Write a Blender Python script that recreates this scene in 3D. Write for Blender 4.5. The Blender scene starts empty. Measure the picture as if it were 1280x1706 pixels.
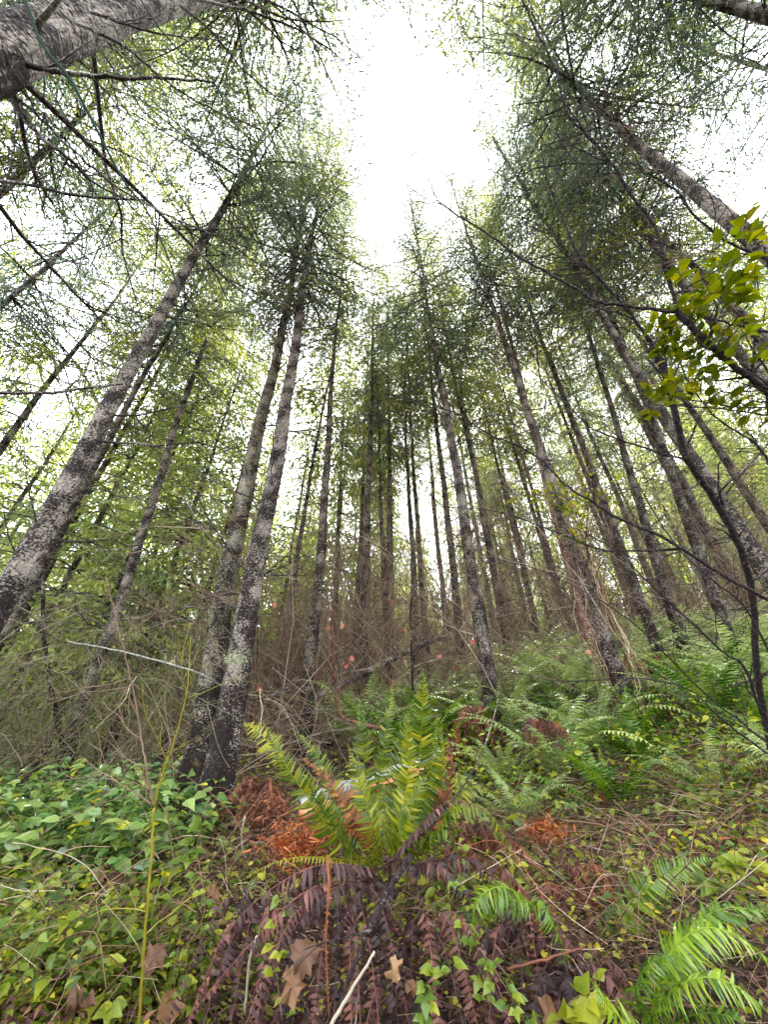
import bpy, math, random
import numpy as np
from mathutils import Vector, Matrix

# ---------------------------------------------------------------- camera
R = math.radians
CAMZ = 1.6
F = 641.0
PITCH = R(35)
SC = bpy.context.scene
cam_d = bpy.data.cameras.new("camera")
cam = bpy.data.objects.new("camera", cam_d)
SC.collection.objects.link(cam)
cam.location = (0, 0, CAMZ)
cam.rotation_euler = (R(90) + PITCH, 0, 0)
cam_d.sensor_fit = 'AUTO'
cam_d.sensor_width = 36
cam_d.lens = F / 1706 * 36
cam_d.clip_start = 0.02
cam_d.clip_end = 900
SC.camera = cam
SC.render.resolution_x, SC.render.resolution_y = 769, 1024

# ---------------------------------------------------------------- sky and light
SUN_EL, SUN_ROT = R(60), R(12)          # veiled sun high in front of the camera
w = bpy.data.worlds.new("World")
SC.world = w
w.use_nodes = True
nt = w.node_tree
nt.nodes.clear()
sky = nt.nodes.new('ShaderNodeTexSky')
sky.sky_type = 'NISHITA'
sky.sun_disc = False
sky.sun_elevation = SUN_EL
sky.sun_rotation = SUN_ROT
sky.dust_density = 3.0
hs = nt.nodes.new('ShaderNodeHueSaturation')
hs.inputs['Saturation'].default_value = 0.25
mix = nt.nodes.new('ShaderNodeMix'); mix.data_type = 'RGBA'
tc = nt.nodes.new('ShaderNodeTexCoord')
ns = nt.nodes.new('ShaderNodeTexNoise'); ns.inputs['Scale'].default_value = 2.2; ns.inputs['Detail'].default_value = 5
cr = nt.nodes.new('ShaderNodeValToRGB')
cr.color_ramp.elements[0].color = (6.4, 6.9, 7.7, 1); cr.color_ramp.elements[0].position = .3
cr.color_ramp.elements[1].color = (9.2, 9.4, 9.8, 1); cr.color_ramp.elements[1].position = .7
bg = nt.nodes.new('ShaderNodeBackground'); bg.inputs['Strength'].default_value = 0.10
out = nt.nodes.new('ShaderNodeOutputWorld')
nt.links.new(sky.outputs[0], hs.inputs['Color'])
nt.links.new(tc.outputs['Generated'], ns.inputs['Vector'])
nt.links.new(ns.outputs[0], cr.inputs[0])
mix.inputs[0].default_value = 0.85
nt.links.new(hs.outputs[0], mix.inputs[6]); nt.links.new(cr.outputs[0], mix.inputs[7])
nt.links.new(mix.outputs[2], bg.inputs['Color'])
nt.links.new(bg.outputs[0], out.inputs[0])

sd = bpy.data.lights.new("sun", 'SUN')
sun = bpy.data.objects.new("sun", sd)
SC.collection.objects.link(sun)
sd.energy = 3.6
sd.angle = R(10)
sd.color = (1.0, .96, .90)
_sd = Vector((math.sin(SUN_ROT) * math.cos(SUN_EL), math.cos(SUN_ROT) * math.cos(SUN_EL), math.sin(SUN_EL)))
sun.rotation_euler = _sd.to_track_quat('Z', 'Y').to_euler()
sun.location = _sd * 60

SC.view_settings.view_transform = 'Standard'
SC.view_settings.look = 'None'
SC.view_settings.exposure = 3.15
SC.view_settings.gamma = 1
SC.render.engine = 'CYCLES'
SC.cycles.max_bounces = 6
SC.cycles.diffuse_bounces = 3
SC.cycles.glossy_bounces = 2
SC.cycles.transmission_bounces = 3
SC.cycles.transparent_max_bounces = 4

# ---------------------------------------------------------------- helpers
rng = np.random.default_rng(7)
rnd = random.Random(11)
FWD = np.array((0, math.cos(PITCH), math.sin(PITCH)))
UPC = np.array((0, -math.sin(PITCH), math.cos(PITCH)))
RGT = np.array((1., 0, 0))
CAMP = np.array((0, 0, CAMZ))

def ray(px, py):
    return RGT * ((px - 640) / F) + UPC * ((853 - py) / F) + FWD
def at(px, py, depth):
    return CAMP + ray(px, py) * depth
def at_h(px, py, d):
    r = ray(px, py)
    return CAMP + r * (d / math.hypot(r[0], r[1]))
def proj(p):
    q = np.asarray(p, float) - CAMP
    z = q @ FWD
    if z <= .05: return None
    return 640 + F * (q[0] / z), 853 - F * (q @ UPC) / z, z
def nrm(a):
    a = np.asarray(a, float)
    return a / np.maximum(np.linalg.norm(a, axis=-1, keepdims=True), 1e-9)

def tag(o, label=None, cat=None, group=None, kind=None):
    if label: o['label'] = label
    if cat: o['category'] = cat
    if group: o['group'] = group
    if kind: o['kind'] = kind
    return o
def empty(name, loc, label=None, cat=None, group=None):
    o = bpy.data.objects.new(name, None)
    o.empty_display_size = .1
    SC.collection.objects.link(o)
    o.location = [float(c) for c in loc]
    return tag(o, label, cat, group)

class MB:
    """collects geometry for ONE mesh"""
    def __init__(s):
        s.v = []; s.q = []; s.t = []; s.r = []; s.n = 0
    def add(s, v, quads=None, tris=None, r=0.5):
        v = np.asarray(v, float).reshape(-1, 3)
        s.v.append(v)
        s.r.append(np.broadcast_to(np.asarray(r, float), (len(v),)))
        if quads is not None and len(quads): s.q.append(np.asarray(quads, int).reshape(-1, 4) + s.n)
        if tris is not None and len(tris): s.t.append(np.asarray(tris, int).reshape(-1, 3) + s.n)
        s.n += len(v)
    def tube(s, pts, rad, sides=5, r=0.5, cap=True):
        pts = np.asarray(pts, float); m = len(pts)
        rad = np.broadcast_to(np.asarray(rad, float), (m,))
        t = np.gradient(pts, axis=0); t = nrm(t)
        ref = np.array((0.31, .17, .93)) if abs(t[0][2]) < .85 else np.array((.9, .3, .1))
        a = nrm(np.cross(t, ref)); b = np.cross(t, a)
        an = np.arange(sides) * 2 * math.pi / sides
        ring = pts[:, None] + rad[:, None, None] * (a[:, None] * np.cos(an)[None, :, None] + b[:, None] * np.sin(an)[None, :, None])
        i = np.arange(m - 1)[:, None] * sides; j = np.arange(sides)[None]; k = (j + 1) % sides
        q = np.stack([i + j, i + k, i + sides + k, i + sides + j], -1).reshape(-1, 4)
        rr = np.repeat(np.broadcast_to(r, (m,)), sides) if np.ndim(r) else r
        v = ring.reshape(-1, 3); tr = []
        if cap:
            c0 = len(v); v = np.vstack([v, pts[:1], pts[-1:]])
            tr = [(c0, (x + 1) % sides, x) for x in range(sides)] + [(c0 + 1, (m - 1) * sides + x, (m - 1) * sides + (x + 1) % sides) for x in range(sides)]
            if np.ndim(rr): rr = np.concatenate([rr, rr[:1], rr[-1:]])
        s.add(v, q, tr, rr)
    def inst(s, tv, tq, tt, pos, fx, fy, fz, sc, r):
        """place template tv at N frames: columns fx fy fz, scale sc (N,) or (N,3)"""
        pos = np.asarray(pos); N = len(pos)
        if N == 0: return
        tv = np.asarray(tv, float); V = len(tv)
        sc = np.asarray(sc, float)
        if sc.ndim == 0: sc = np.full((N, 1), float(sc))
        if sc.ndim == 1: sc = sc[:, None]
        if sc.shape[1] == 1: sc = np.repeat(sc, 3, 1)
        L = tv[None] * sc[:, None]
        W = pos[:, None] + L[..., 0:1] * fx[:, None] + L[..., 1:2] * fy[:, None] + L[..., 2:3] * fz[:, None]
        off = (np.arange(N) * V)[:, None, None]
        Q = (np.asarray(tq, int).reshape(1, -1, 4) + off).reshape(-1, 4) if len(tq) else None
        T = (np.asarray(tt, int).reshape(1, -1, 3) + off).reshape(-1, 3) if len(tt) else None
        s.add(W.reshape(-1, 3), Q, T, np.repeat(np.broadcast_to(r, (N,)), V))
    def mesh(s, name, mat, smooth=False, wood=None):
        nq0, nt0 = sum(len(x) for x in s.q), sum(len(x) for x in s.t)
        if wood is not None:
            s.q += [x + s.n for x in wood.q]; s.t += [x + s.n for x in wood.t]; s.v += wood.v; s.r += wood.r
        me = bpy.data.meshes.new(name)
        v = np.concatenate(s.v) if s.v else np.zeros((0, 3))
        q = np.concatenate(s.q) if s.q else np.zeros((0, 4), int)
        t = np.concatenate(s.t) if s.t else np.zeros((0, 3), int)
        me.vertices.add(len(v)); me.vertices.foreach_set('co', v.astype(np.float32).ravel())
        nl = q.size + t.size
        me.loops.add(nl); me.loops.foreach_set('vertex_index', np.concatenate([q.ravel(), t.ravel()]).astype(np.int32))
        me.polygons.add(len(q) + len(t))
        ls = np.concatenate([np.arange(len(q)) * 4, q.size + np.arange(len(t)) * 3]).astype(np.int32)
        me.polygons.foreach_set('loop_start', ls)
        if smooth: me.polygons.foreach_set('use_smooth', np.ones(len(ls), bool))
        at_ = me.attributes.new('rnd', 'FLOAT', 'POINT')
        at_.data.foreach_set('value', np.concatenate(s.r).astype(np.float32) if s.r else np.zeros(0, np.float32))
        me.update(calc_edges=True)
        me.materials.append(mat)
        if wood is not None:
            me.materials.append(wood.mat)
            mi = np.zeros(len(q) + len(t), np.int32); mi[nq0:len(q)] = 1; mi[len(q) + nt0:] = 1
            me.polygons.foreach_set('material_index', mi)
        return me
    def build(s, name, mat, parent=None, loc=None, smooth=False):
        """loc: world origin; geometry given in world coordinates is shifted so the object sits there"""
        if loc is not None:
            for k in range(len(s.v)): s.v[k] = s.v[k] - np.asarray(loc, float)
        o = bpy.data.objects.new(name, s.mesh(name, mat, smooth))
        SC.collection.objects.link(o)
        if parent is not None: o.parent = parent
        elif loc is not None: o.location = [float(c) for c in loc]
        return o

def copy_tree(o, parent=None):
    c = o.copy(); SC.collection.objects.link(c); c.parent = parent
    for ch in list(KIDS.get(o.name, [])) or [x for x in o.children]:
        copy_tree(ch, c)
    return c
KIDS = {}

def smooth_curve(pts, n=6):
    """Catmull-Rom through pts"""
    P = np.asarray(pts, float)
    if len(P) < 3:
        return np.array([P[0] + (P[-1] - P[0]) * t for t in np.linspace(0, 1, n + 1)])
    P = np.vstack([2 * P[0] - P[1], P, 2 * P[-1] - P[-2]])
    o = []
    for i in range(1, len(P) - 2):
        for t in np.linspace(0, 1, n, endpoint=False):
            o.append(.5 * ((2 * P[i]) + (-P[i-1] + P[i+1]) * t + (2*P[i-1] - 5*P[i] + 4*P[i+1] - P[i+2]) * t*t + (-P[i-1] + 3*P[i] - 3*P[i+1] + P[i+2]) * t**3))
    o.append(P[-2])
    return np.array(o)
def resample(c, n):
    d = np.r_[0, np.cumsum(np.linalg.norm(np.diff(c, axis=0), axis=1))]
    s = np.linspace(0, d[-1], n)
    return np.stack([np.interp(s, d, c[:, k]) for k in range(3)], 1), d[-1]

# ---------------------------------------------------------------- materials
def new_mat(name):
    m = bpy.data.materials.new(name); m.use_nodes = True
    n = m.node_tree; n.nodes.clear()
    return m, n, n.links
def ramp(n, cols):
    r = n.nodes.new('ShaderNodeValToRGB')
    e = r.color_ramp.elements
    while len(e) < len(cols): e.new(.5)
    for k, (p, c) in enumerate(cols):
        e[k].position = p; e[k].color = (*c, 1)
    return r
def leaf_mat(name, cols, rough=.5, trans=.35, tcol=1.6, spec=.5, bump=0, nscale=40):
    m, n, L = new_mat(name)
    a = n.nodes.new('ShaderNodeAttribute'); a.attribute_name = 'rnd'
    r = ramp(n, cols)
    tc = n.nodes.new('ShaderNodeTexCoord')
    no = n.nodes.new('ShaderNodeTexNoise'); no.inputs['Scale'].default_value = nscale; no.inputs['Detail'].default_value = 3
    L.new(tc.outputs['Object'], no.inputs['Vector'])
    ma = n.nodes.new('ShaderNodeMath'); ma.operation = 'MULTIPLY_ADD'; ma.inputs[1].default_value = .5; ma.inputs[2].default_value = -.25
    L.new(no.outputs[0], ma.inputs[0])
    ad = n.nodes.new('ShaderNodeMath'); ad.operation = 'ADD'; ad.use_clamp = True
    L.new(a.outputs['Fac'], ad.inputs[0]); L.new(ma.outputs[0], ad.inputs[1])
    L.new(ad.outputs[0], r.inputs[0])
    p = n.nodes.new('ShaderNodeBsdfPrincipled')
    p.inputs['Roughness'].default_value = rough
    p.inputs['Specular IOR Level'].default_value = spec
    L.new(r.outputs[0], p.inputs['Base Color'])
    if bump:
        b = n.nodes.new('ShaderNodeBump'); b.inputs['Strength'].default_value = bump; b.inputs['Distance'].default_value = .004
        L.new(no.outputs[0], b.inputs['Height']); L.new(b.outputs[0], p.inputs['Normal'])
    o = n.nodes.new('ShaderNodeOutputMaterial')
    if trans > 0:
        tr = n.nodes.new('ShaderNodeBsdfTranslucent')
        g = n.nodes.new('ShaderNodeHueSaturation'); g.inputs['Value'].default_value = tcol; g.inputs['Saturation'].default_value = 1.1
        L.new(r.outputs[0], g.inputs['Color']); L.new(g.outputs[0], tr.inputs['Color'])
        mx = n.nodes.new('ShaderNodeMixShader'); mx.inputs[0].default_value = trans
        L.new(p.outputs[0], mx.inputs[1]); L.new(tr.outputs[0], mx.inputs[2]); L.new(mx.outputs[0], o.inputs[0])
    else:
        L.new(p.outputs[0], o.inputs[0])
    return m
def bark_mat(name, dark, mid, lichen, amount=.5, scale=26, moss=None, mossh=(0, .01)):
    m, n, L = new_mat(name)
    tc = n.nodes.new('ShaderNodeTexCoord')
    mp = n.nodes.new('ShaderNodeMapping'); mp.inputs['Scale'].default_value = (1, 1, 1.7)
    L.new(tc.outputs['Object'], mp.inputs['Vector'])
    n1 = n.nodes.new('ShaderNodeTexNoise'); n1.inputs['Scale'].default_value = scale; n1.inputs['Detail'].default_value = 4; n1.inputs['Roughness'].default_value = .65
    n2 = n.nodes.new('ShaderNodeTexNoise'); n2.inputs['Scale'].default_value = 4.5; n2.inputs['Detail'].default_value = 4
    mp3 = n.nodes.new('ShaderNodeMapping'); mp3.inputs['Scale'].default_value = (1, 1, .35)
    L.new(tc.outputs['Object'], mp3.inputs['Vector'])
    n3 = n.nodes.new('ShaderNodeTexNoise'); n3.inputs['Scale'].default_value = scale * 1.6; n3.inputs['Detail'].default_value = 5
    vo = n.nodes.new('ShaderNodeTexVoronoi'); vo.inputs['Scale'].default_value = scale * .7; vo.feature = 'DISTANCE_TO_EDGE'
    L.new(mp.outputs[0], n1.inputs['Vector']); L.new(tc.outputs['Object'], n2.inputs['Vector']); L.new(mp3.outputs[0], n3.inputs['Vector']); L.new(mp3.outputs[0], vo.inputs['Vector'])
    rb = ramp(n, [(.3, dark), (.7, mid)]); L.new(n3.outputs[0], rb.inputs[0])
    # lichen mask = fine noise + broad noise
    ad = n.nodes.new('ShaderNodeMath'); ad.operation = 'MULTIPLY_ADD'; ad.inputs[1].default_value = .85
    L.new(n2.outputs[0], ad.inputs[0]); L.new(n1.outputs[0], ad.inputs[2])
    lo = 1.14 - .40 * amount
    rm = ramp(n, [(0, (0, 0, 0)), (1, (1, 1, 1))])
    mr = n.nodes.new('ShaderNodeMapRange'); mr.inputs[1].default_value = lo - .07; mr.inputs[2].default_value = lo + .05
    L.new(ad.outputs[0], mr.inputs[0])
    if name.startswith('fir'):      # little lichen grows on the damp foot of a trunk
        sx = n.nodes.new('ShaderNodeSeparateXYZ'); L.new(tc.outputs['Object'], sx.inputs[0])
        zr = n.nodes.new('ShaderNodeMapRange'); zr.inputs[1].default_value = .1; zr.inputs[2].default_value = 1.5; zr.inputs[3].default_value = -.13; zr.inputs[4].default_value = .01
        L.new(sx.outputs[2], zr.inputs[0])
        a2 = n.nodes.new('ShaderNodeMath'); a2.operation = 'ADD'; L.new(ad.outputs[0], a2.inputs[0]); L.new(zr.outputs[0], a2.inputs[1]); L.new(a2.outputs[0], mr.inputs[0])
    mx = n.nodes.new('ShaderNodeMix'); mx.data_type = 'RGBA'
    L.new(mr.outputs[0], mx.inputs[0]); L.new(rb.outputs[0], mx.inputs[6])
    rl = ramp(n, [(.3, tuple(c * .55 for c in lichen)), (.65, lichen)]); L.new(n3.outputs[0], rl.inputs[0]); L.new(rl.outputs[0], mx.inputs[7])
    col = mx.outputs[2]
    if moss:
        n4 = n.nodes.new('ShaderNodeTexNoise'); n4.inputs['Scale'].default_value = 9; n4.inputs['Detail'].default_value = 7
        L.new(tc.outputs['Object'], n4.inputs['Vector'])
        m4 = n.nodes.new('ShaderNodeMapRange'); m4.inputs[1].default_value = .56; m4.inputs[2].default_value = .72
        L.new(n4.outputs[0], m4.inputs[0])
        x2 = n.nodes.new('ShaderNodeMix'); x2.data_type = 'RGBA'; x2.inputs[7].default_value = (*moss, 1)
        L.new(m4.outputs[0], x2.inputs[0]); L.new(col, x2.inputs[6]); col = x2.outputs[2]
    p = n.nodes.new('ShaderNodeBsdfPrincipled'); p.inputs['Roughness'].default_value = .85; p.inputs['Specular IOR Level'].default_value = .25
    L.new(col, p.inputs['Base Color'])
    b = n.nodes.new('ShaderNodeBump'); b.inputs['Strength'].default_value = 1.0; b.inputs['Distance'].default_value = .035
    sm = n.nodes.new('ShaderNodeMath'); sm.operation = 'ADD'
    L.new(n3.outputs[0], sm.inputs[0]); L.new(vo.outputs[0], sm.inputs[1]); L.new(sm.outputs[0], b.inputs['Height']); L.new(b.outputs[0], p.inputs['Normal'])
    o = n.nodes.new('ShaderNodeOutputMaterial'); L.new(p.outputs[0], o.inputs[0])
    return m

M = {}
# conifer needles: blue green to yellow green
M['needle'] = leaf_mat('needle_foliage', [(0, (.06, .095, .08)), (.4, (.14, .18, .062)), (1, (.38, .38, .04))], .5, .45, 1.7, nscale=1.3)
M['needle_pale'] = leaf_mat('needle_foliage_pale', [(0, (.14, .20, .06)), (.5, (.27, .33, .08)), (1, (.45, .47, .11))], .6, .4, 1.5, nscale=.8)
M['needle_brown'] = leaf_mat('needle_foliage_olive', [(0, (.10, .13, .05)), (.5, (.22, .25, .07)), (1, (.40, .40, .08))], .6, .35, 1.5, nscale=.8)
M['bark'] = bark_mat('fir_bark', (.005, .0035, .0035), (.032, .020, .017), (.36, .315, .265), .42, 48)
M['bark_mossy'] = bark_mat('fir_bark_mossy', (.005, .0035, .003), (.032, .021, .015), (.34, .31, .23), .44, 48, moss=(.13, .10, .03))
M['bark_far'] = bark_mat('fir_bark_far', (.006, .004, .004), (.036, .024, .018), (.25, .215, .175), .40, 34)
M['bark_red'] = bark_mat('fir_bark_reddish', (.05, .025, .02), (.20, .085, .055), (.42, .34, .28), .4, 22)
M['twig'] = bark_mat('dead_twig_bark', (.028, .020, .022), (.085, .060, .055), (.45, .43, .38), .35, 60)
M['twig_lichen'] = bark_mat('lichened_dead_branch', (.05, .04, .035), (.12, .09, .08), (.58, .58, .52), .95, 50)
M['shrub'] = bark_mat('bare_shrub_bark', (.018, .013, .016), (.060, .042, .044), (.30, .28, .25), -.1, 60)
M['thicket_brown'] = leaf_mat('thicket_stems_brown', [(0, (.04, .020, .015)), (.5, (.16, .095, .06)), (1, (.46, .38, .28))], .8, 0, nscale=5)
M['thicket_grey'] = leaf_mat('thicket_stems_grey', [(0, (.04, .030, .018)), (.5, (.15, .125, .06)), (1, (.42, .38, .24))], .8, 0, nscale=5)
M['fern_pale'] = leaf_mat('sword_fern_pale', [(0, (.11, .17, .05)), (.5, (.29, .37, .13)), (1, (.50, .54, .20))], .28, .35, 1.5, nscale=3)
M['fern_yellow'] = leaf_mat('sword_fern_yellow_green', [(0, (.022, .055, .006)), (.5, (.085, .135, .010)), (1, (.32, .31, .012))], .45, .4, 1.6, nscale=4)
M['fern_fresh'] = leaf_mat('sword_fern_fresh', [(0, (.025, .07, .008)), (.5, (.085, .17, .015)), (1, (.24, .33, .03))], .22, .35, 1.5, nscale=6)
M['fern_dead'] = leaf_mat('dead_fern_frond', [(0, (.010, .004, .005)), (.5, (.05, .018, .018)), (1, (.26, .105, .08))], .6, .15, 1.2, nscale=12)
M['fern_rust'] = leaf_mat('rust_fern_frond', [(0, (.035, .012, .008)), (.5, (.14, .042, .022)), (1, (.42, .15, .06))], .6, .25, 1.2, nscale=12)
M['salal'] = leaf_mat('salal_leaf', [(0, (.03, .08, .022)), (.45, (.12, .21, .055)), (.8, (.27, .35, .09)), (1, (.46, .44, .03))], .14, .25, 1.5, spec=.65, nscale=9)
M['bramble'] = leaf_mat('bramble_leaf', [(0, (.03, .075, .012)), (.5, (.12, .19, .025)), (1, (.36, .37, .03))], .4, .4, 1.5, nscale=9)
M['creeper'] = leaf_mat('small_creeper_leaf', [(0, (.06, .09, .01)), (.5, (.16, .19, .014)), (1, (.42, .36, .015))], .45, .4, 1.5, nscale=9)
M['litter'] = leaf_mat('leaf_litter', [(0, (.02, .010, .008)), (.4, (.085, .036, .024)), (.75, (.26, .115, .06)), (1, (.42, .28, .18))], .7, .1, 1.2, nscale=8)
M['maple'] = leaf_mat('fallen_maple_leaf', [(0, (.045, .020, .010)), (.5, (.16, .072, .030)), (1, (.32, .19, .09))], .6, .2, 1.3, bump=.6, nscale=30)
M['orange'] = leaf_mat('orange_dry_leaf', [(0, (.12, .03, .012)), (.5, (.46, .12, .035)), (1, (.65, .27, .08))], .6, .3, 1.3, nscale=12)
M['pinkleaf'] = leaf_mat('withered_red_leaf', [(0, (.10, .045, .03)), (.5, (.42, .13, .08)), (1, (.5, .26, .18))], .7, .35, 1.2, nscale=12)
M['thatch'] = leaf_mat('dry_stem', [(0, (.035, .016, .012)), (.5, (.12, .055, .035)), (.85, (.32, .19, .11)), (1, (.55, .45, .32))], .7, 0, nscale=8)
M['yellow_stem'] = leaf_mat('yellow_green_stem', [(0, (.08, .07, .01)), (.5, (.22, .19, .012)), (1, (.38, .33, .02))], .5, 0, bump=.3, nscale=25)
M['green_stem'] = leaf_mat('dark_green_stem', [(0, (.012, .028, .022)), (.5, (.022, .045, .035)), (1, (.04, .045, .03))], .9, 0, spec=.1, nscale=40)
M['pale_wood'] = leaf_mat('peeled_pale_stick', [(0, (.14, .12, .08)), (.5, (.34, .30, .22)), (1, (.48, .44, .35))], .6, 0, bump=.4, nscale=50)
M['backleaf'] = leaf_mat('backlit_shrub_leaf', [(0, (.04, .06, .005)), (.5, (.11, .13, .008)), (1, (.26, .23, .012))], .4, .5, 1.5, nscale=9)
M['lichen'] = leaf_mat('beard_lichen', [(0, (.25, .28, .16)), (.5, (.42, .44, .28)), (1, (.55, .56, .40))], .9, .3, 1.2, nscale=9)
M['log'] = bark_mat('log_bark', (.05, .03, .025), (.16, .11, .09), (.45, .45, .42), .8, 30)
M['logwood'] = leaf_mat('split_log_wood', [(0, (.22, .05, .02)), (.5, (.42, .14, .06)), (1, (.5, .28, .17))], .6, 0, bump=.8, nscale=25)

# ---------------------------------------------------------------- terrain
CP = [  # pixel x, pixel y, horizontal distance -> a point of the ground
 (-100,1706,2.5),(0,1706,2.4),(320,1720,2.35),(640,1730,2.3),(960,1730,2.3),(1280,1720,2.2),(1400,1720,2.2),
 (40,1540,3.1),(60,1400,4.3),(360,1370,4.3),(640,1500,3.0),(640,1380,3.8),(640,1270,5.2),(1000,1440,3.4),(1000,1280,4.9),
 (820,1165,7.0),(1230,1440,3.0),(1230,1300,4.0),(1050,1200,5.6),(1230,1140,6.8),(900,1110,9),(640,1215,7.0),
 (80,1310,7),(340,1270,6.5),(480,1230,8),(640,1175,12),(900,1085,13),(1200,1070,10.5)]
pts = [at_h(*c) for c in CP]
pts += [np.array(p, float) for p in [(-30,30,-1.5),(-12,14,.75),(0,30,6.0),(14,26,9.5),(30,14,10.5),(30,30,14),(-30,5,-1.5),(0,-3,-.2),(-4,-3,-.3),(4,-3,.3),(0,-30,-7),(30,-20,-1),(-30,-25,-6),(0,60,10),(50,60,18),(-50,60,-3),(0,120,14),(80,0,14),(-80,0,-5),(0,.2,.15),(-1.6,.3,.15),(2.6,.3,.6)]]
pts = np.array(pts)
def tps_fit(P, lam=.02):
    X = P[:, :2]; n = len(X)
    d2 = ((X[:, None] - X[None]) ** 2).sum(-1)
    K = .5 * d2 * np.log(d2 + 1e-9) + lam * np.eye(n)
    A = np.zeros((n + 3, n + 3)); A[:n, :n] = K; A[:n, n] = 1; A[:n, n+1:] = X; A[n, :n] = 1; A[n+1:, :n] = X.T
    return X, np.linalg.solve(A, np.r_[P[:, 2], 0, 0, 0])
TX, TW = tps_fit(pts)
def ground0(x, y):
    x = np.asarray(x, float); y = np.asarray(y, float)
    q = np.stack([x.ravel(), y.ravel()], 1)
    # beyond the fitted zone hold the slope of the rim
    rr = np.linalg.norm(q, axis=1, keepdims=True); q = q * np.minimum(1, 90 / np.maximum(rr, 1e-6))
    d2 = ((q[:, None] - TX[None]) ** 2).sum(-1)
    z = (.5 * d2 * np.log(d2 + 1e-9)) @ TW[:-3] + TW[-3] + q @ TW[-2:]
    return z.reshape(x.shape)
def bumps(x, y):
    return (.05 * np.sin(2.1 * x + 1.3 * y) * np.sin(1.7 * y - .6 * x + 1) + .025 * np.sin(5.3 * x + .4) * np.sin(4.7 * y + 1.9) + .012 * np.sin(13 * x + 5 * y) * np.sin(11 * y - 3 * x))
def ground(x, y):
    return ground0(x, y) + bumps(np.asarray(x, float), np.asarray(y, float))
def gz(x, y): return float(ground(np.array([x]), np.array([y]))[0])
def gpt(x, y): return np.array((x, y, gz(x, y)))
def ground_hit(px, py, dmax=60):
    """where the sight line through that spot of the photograph meets the terrain"""
    r = ray(px, py); r = r / math.hypot(r[0], r[1])
    ds = np.linspace(.6, dmax, 600) ** 1.0
    P = CAMP + r * ds[:, None]
    g = ground(P[:, 0], P[:, 1])
    k = np.argmax(P[:, 2] < g)
    if P[k, 2] >= g[k]: return None
    return gpt(P[k, 0], P[k, 1])

def make_ground():
    u = np.linspace(-1, 1, 261)
    ax = np.sign(u) * (np.abs(u) ** 2.6 * 380 + np.abs(u) * 12)
    X, Y = np.meshgrid(ax, ax, indexing='ij')
    Z = ground(X, Y)
    n = len(u); i = np.arange(n - 1)
    I, J = np.meshgrid(i, i, indexing='ij'); a = I * n + J
    q = np.stack([a, a + n, a + n + 1, a + 1], -1).reshape(-1, 4)
    m, nn, L = new_mat('forest_floor')
    tc = nn.nodes.new('ShaderNodeTexCoord')
    n1 = nn.nodes.new('ShaderNodeTexNoise'); n1.inputs['Scale'].default_value = 3; n1.inputs['Detail'].default_value = 8; n1.inputs['Roughness'].default_value = .7
    n2 = nn.nodes.new('ShaderNodeTexNoise'); n2.inputs['Scale'].default_value = 45; n2.inputs['Detail'].default_value = 5
    L.new(tc.outputs['Object'], n1.inputs['Vector']); L.new(tc.outputs['Object'], n2.inputs['Vector'])
    r1 = ramp(nn, [(.35, (.018, .012, .009)), (.5, (.055, .036, .024)), (.62, (.05, .055, .018)), (.75, (.12, .08, .045))]); L.new(n1.outputs[0], r1.inputs[0])
    r2 = ramp(nn, [(.35, (.35, .35, .35)), (.65, (1.4, 1.3, 1.2))]); L.new(n2.outputs[0], r2.inputs[0])
    mx = nn.nodes.new('ShaderNodeMix'); mx.data_type = 'RGBA'; mx.blend_type = 'MULTIPLY'; mx.inputs[0].default_value = 1
    L.new(r1.outputs[0], mx.inputs[6]); L.new(r2.outputs[0], mx.inputs[7])
    p = nn.nodes.new('ShaderNodeBsdfPrincipled'); p.inputs['Roughness'].default_value = .9
    L.new(mx.outputs[2], p.inputs['Base Color'])
    b = nn.nodes.new('ShaderNodeBump'); b.inputs['Strength'].default_value = 1; b.inputs['Distance'].default_value = .03
    L.new(n2.outputs[0], b.inputs['Height']); L.new(b.outputs[0], p.inputs['Normal'])
    o = nn.nodes.new('ShaderNodeOutputMaterial'); L.new(p.outputs[0], o.inputs[0])
    g = MB(); g.add(np.stack([X, Y, Z], -1).reshape(-1, 3), q)
    tag(g.build('ground', m, smooth=True), kind='structure')
make_ground()

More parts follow.
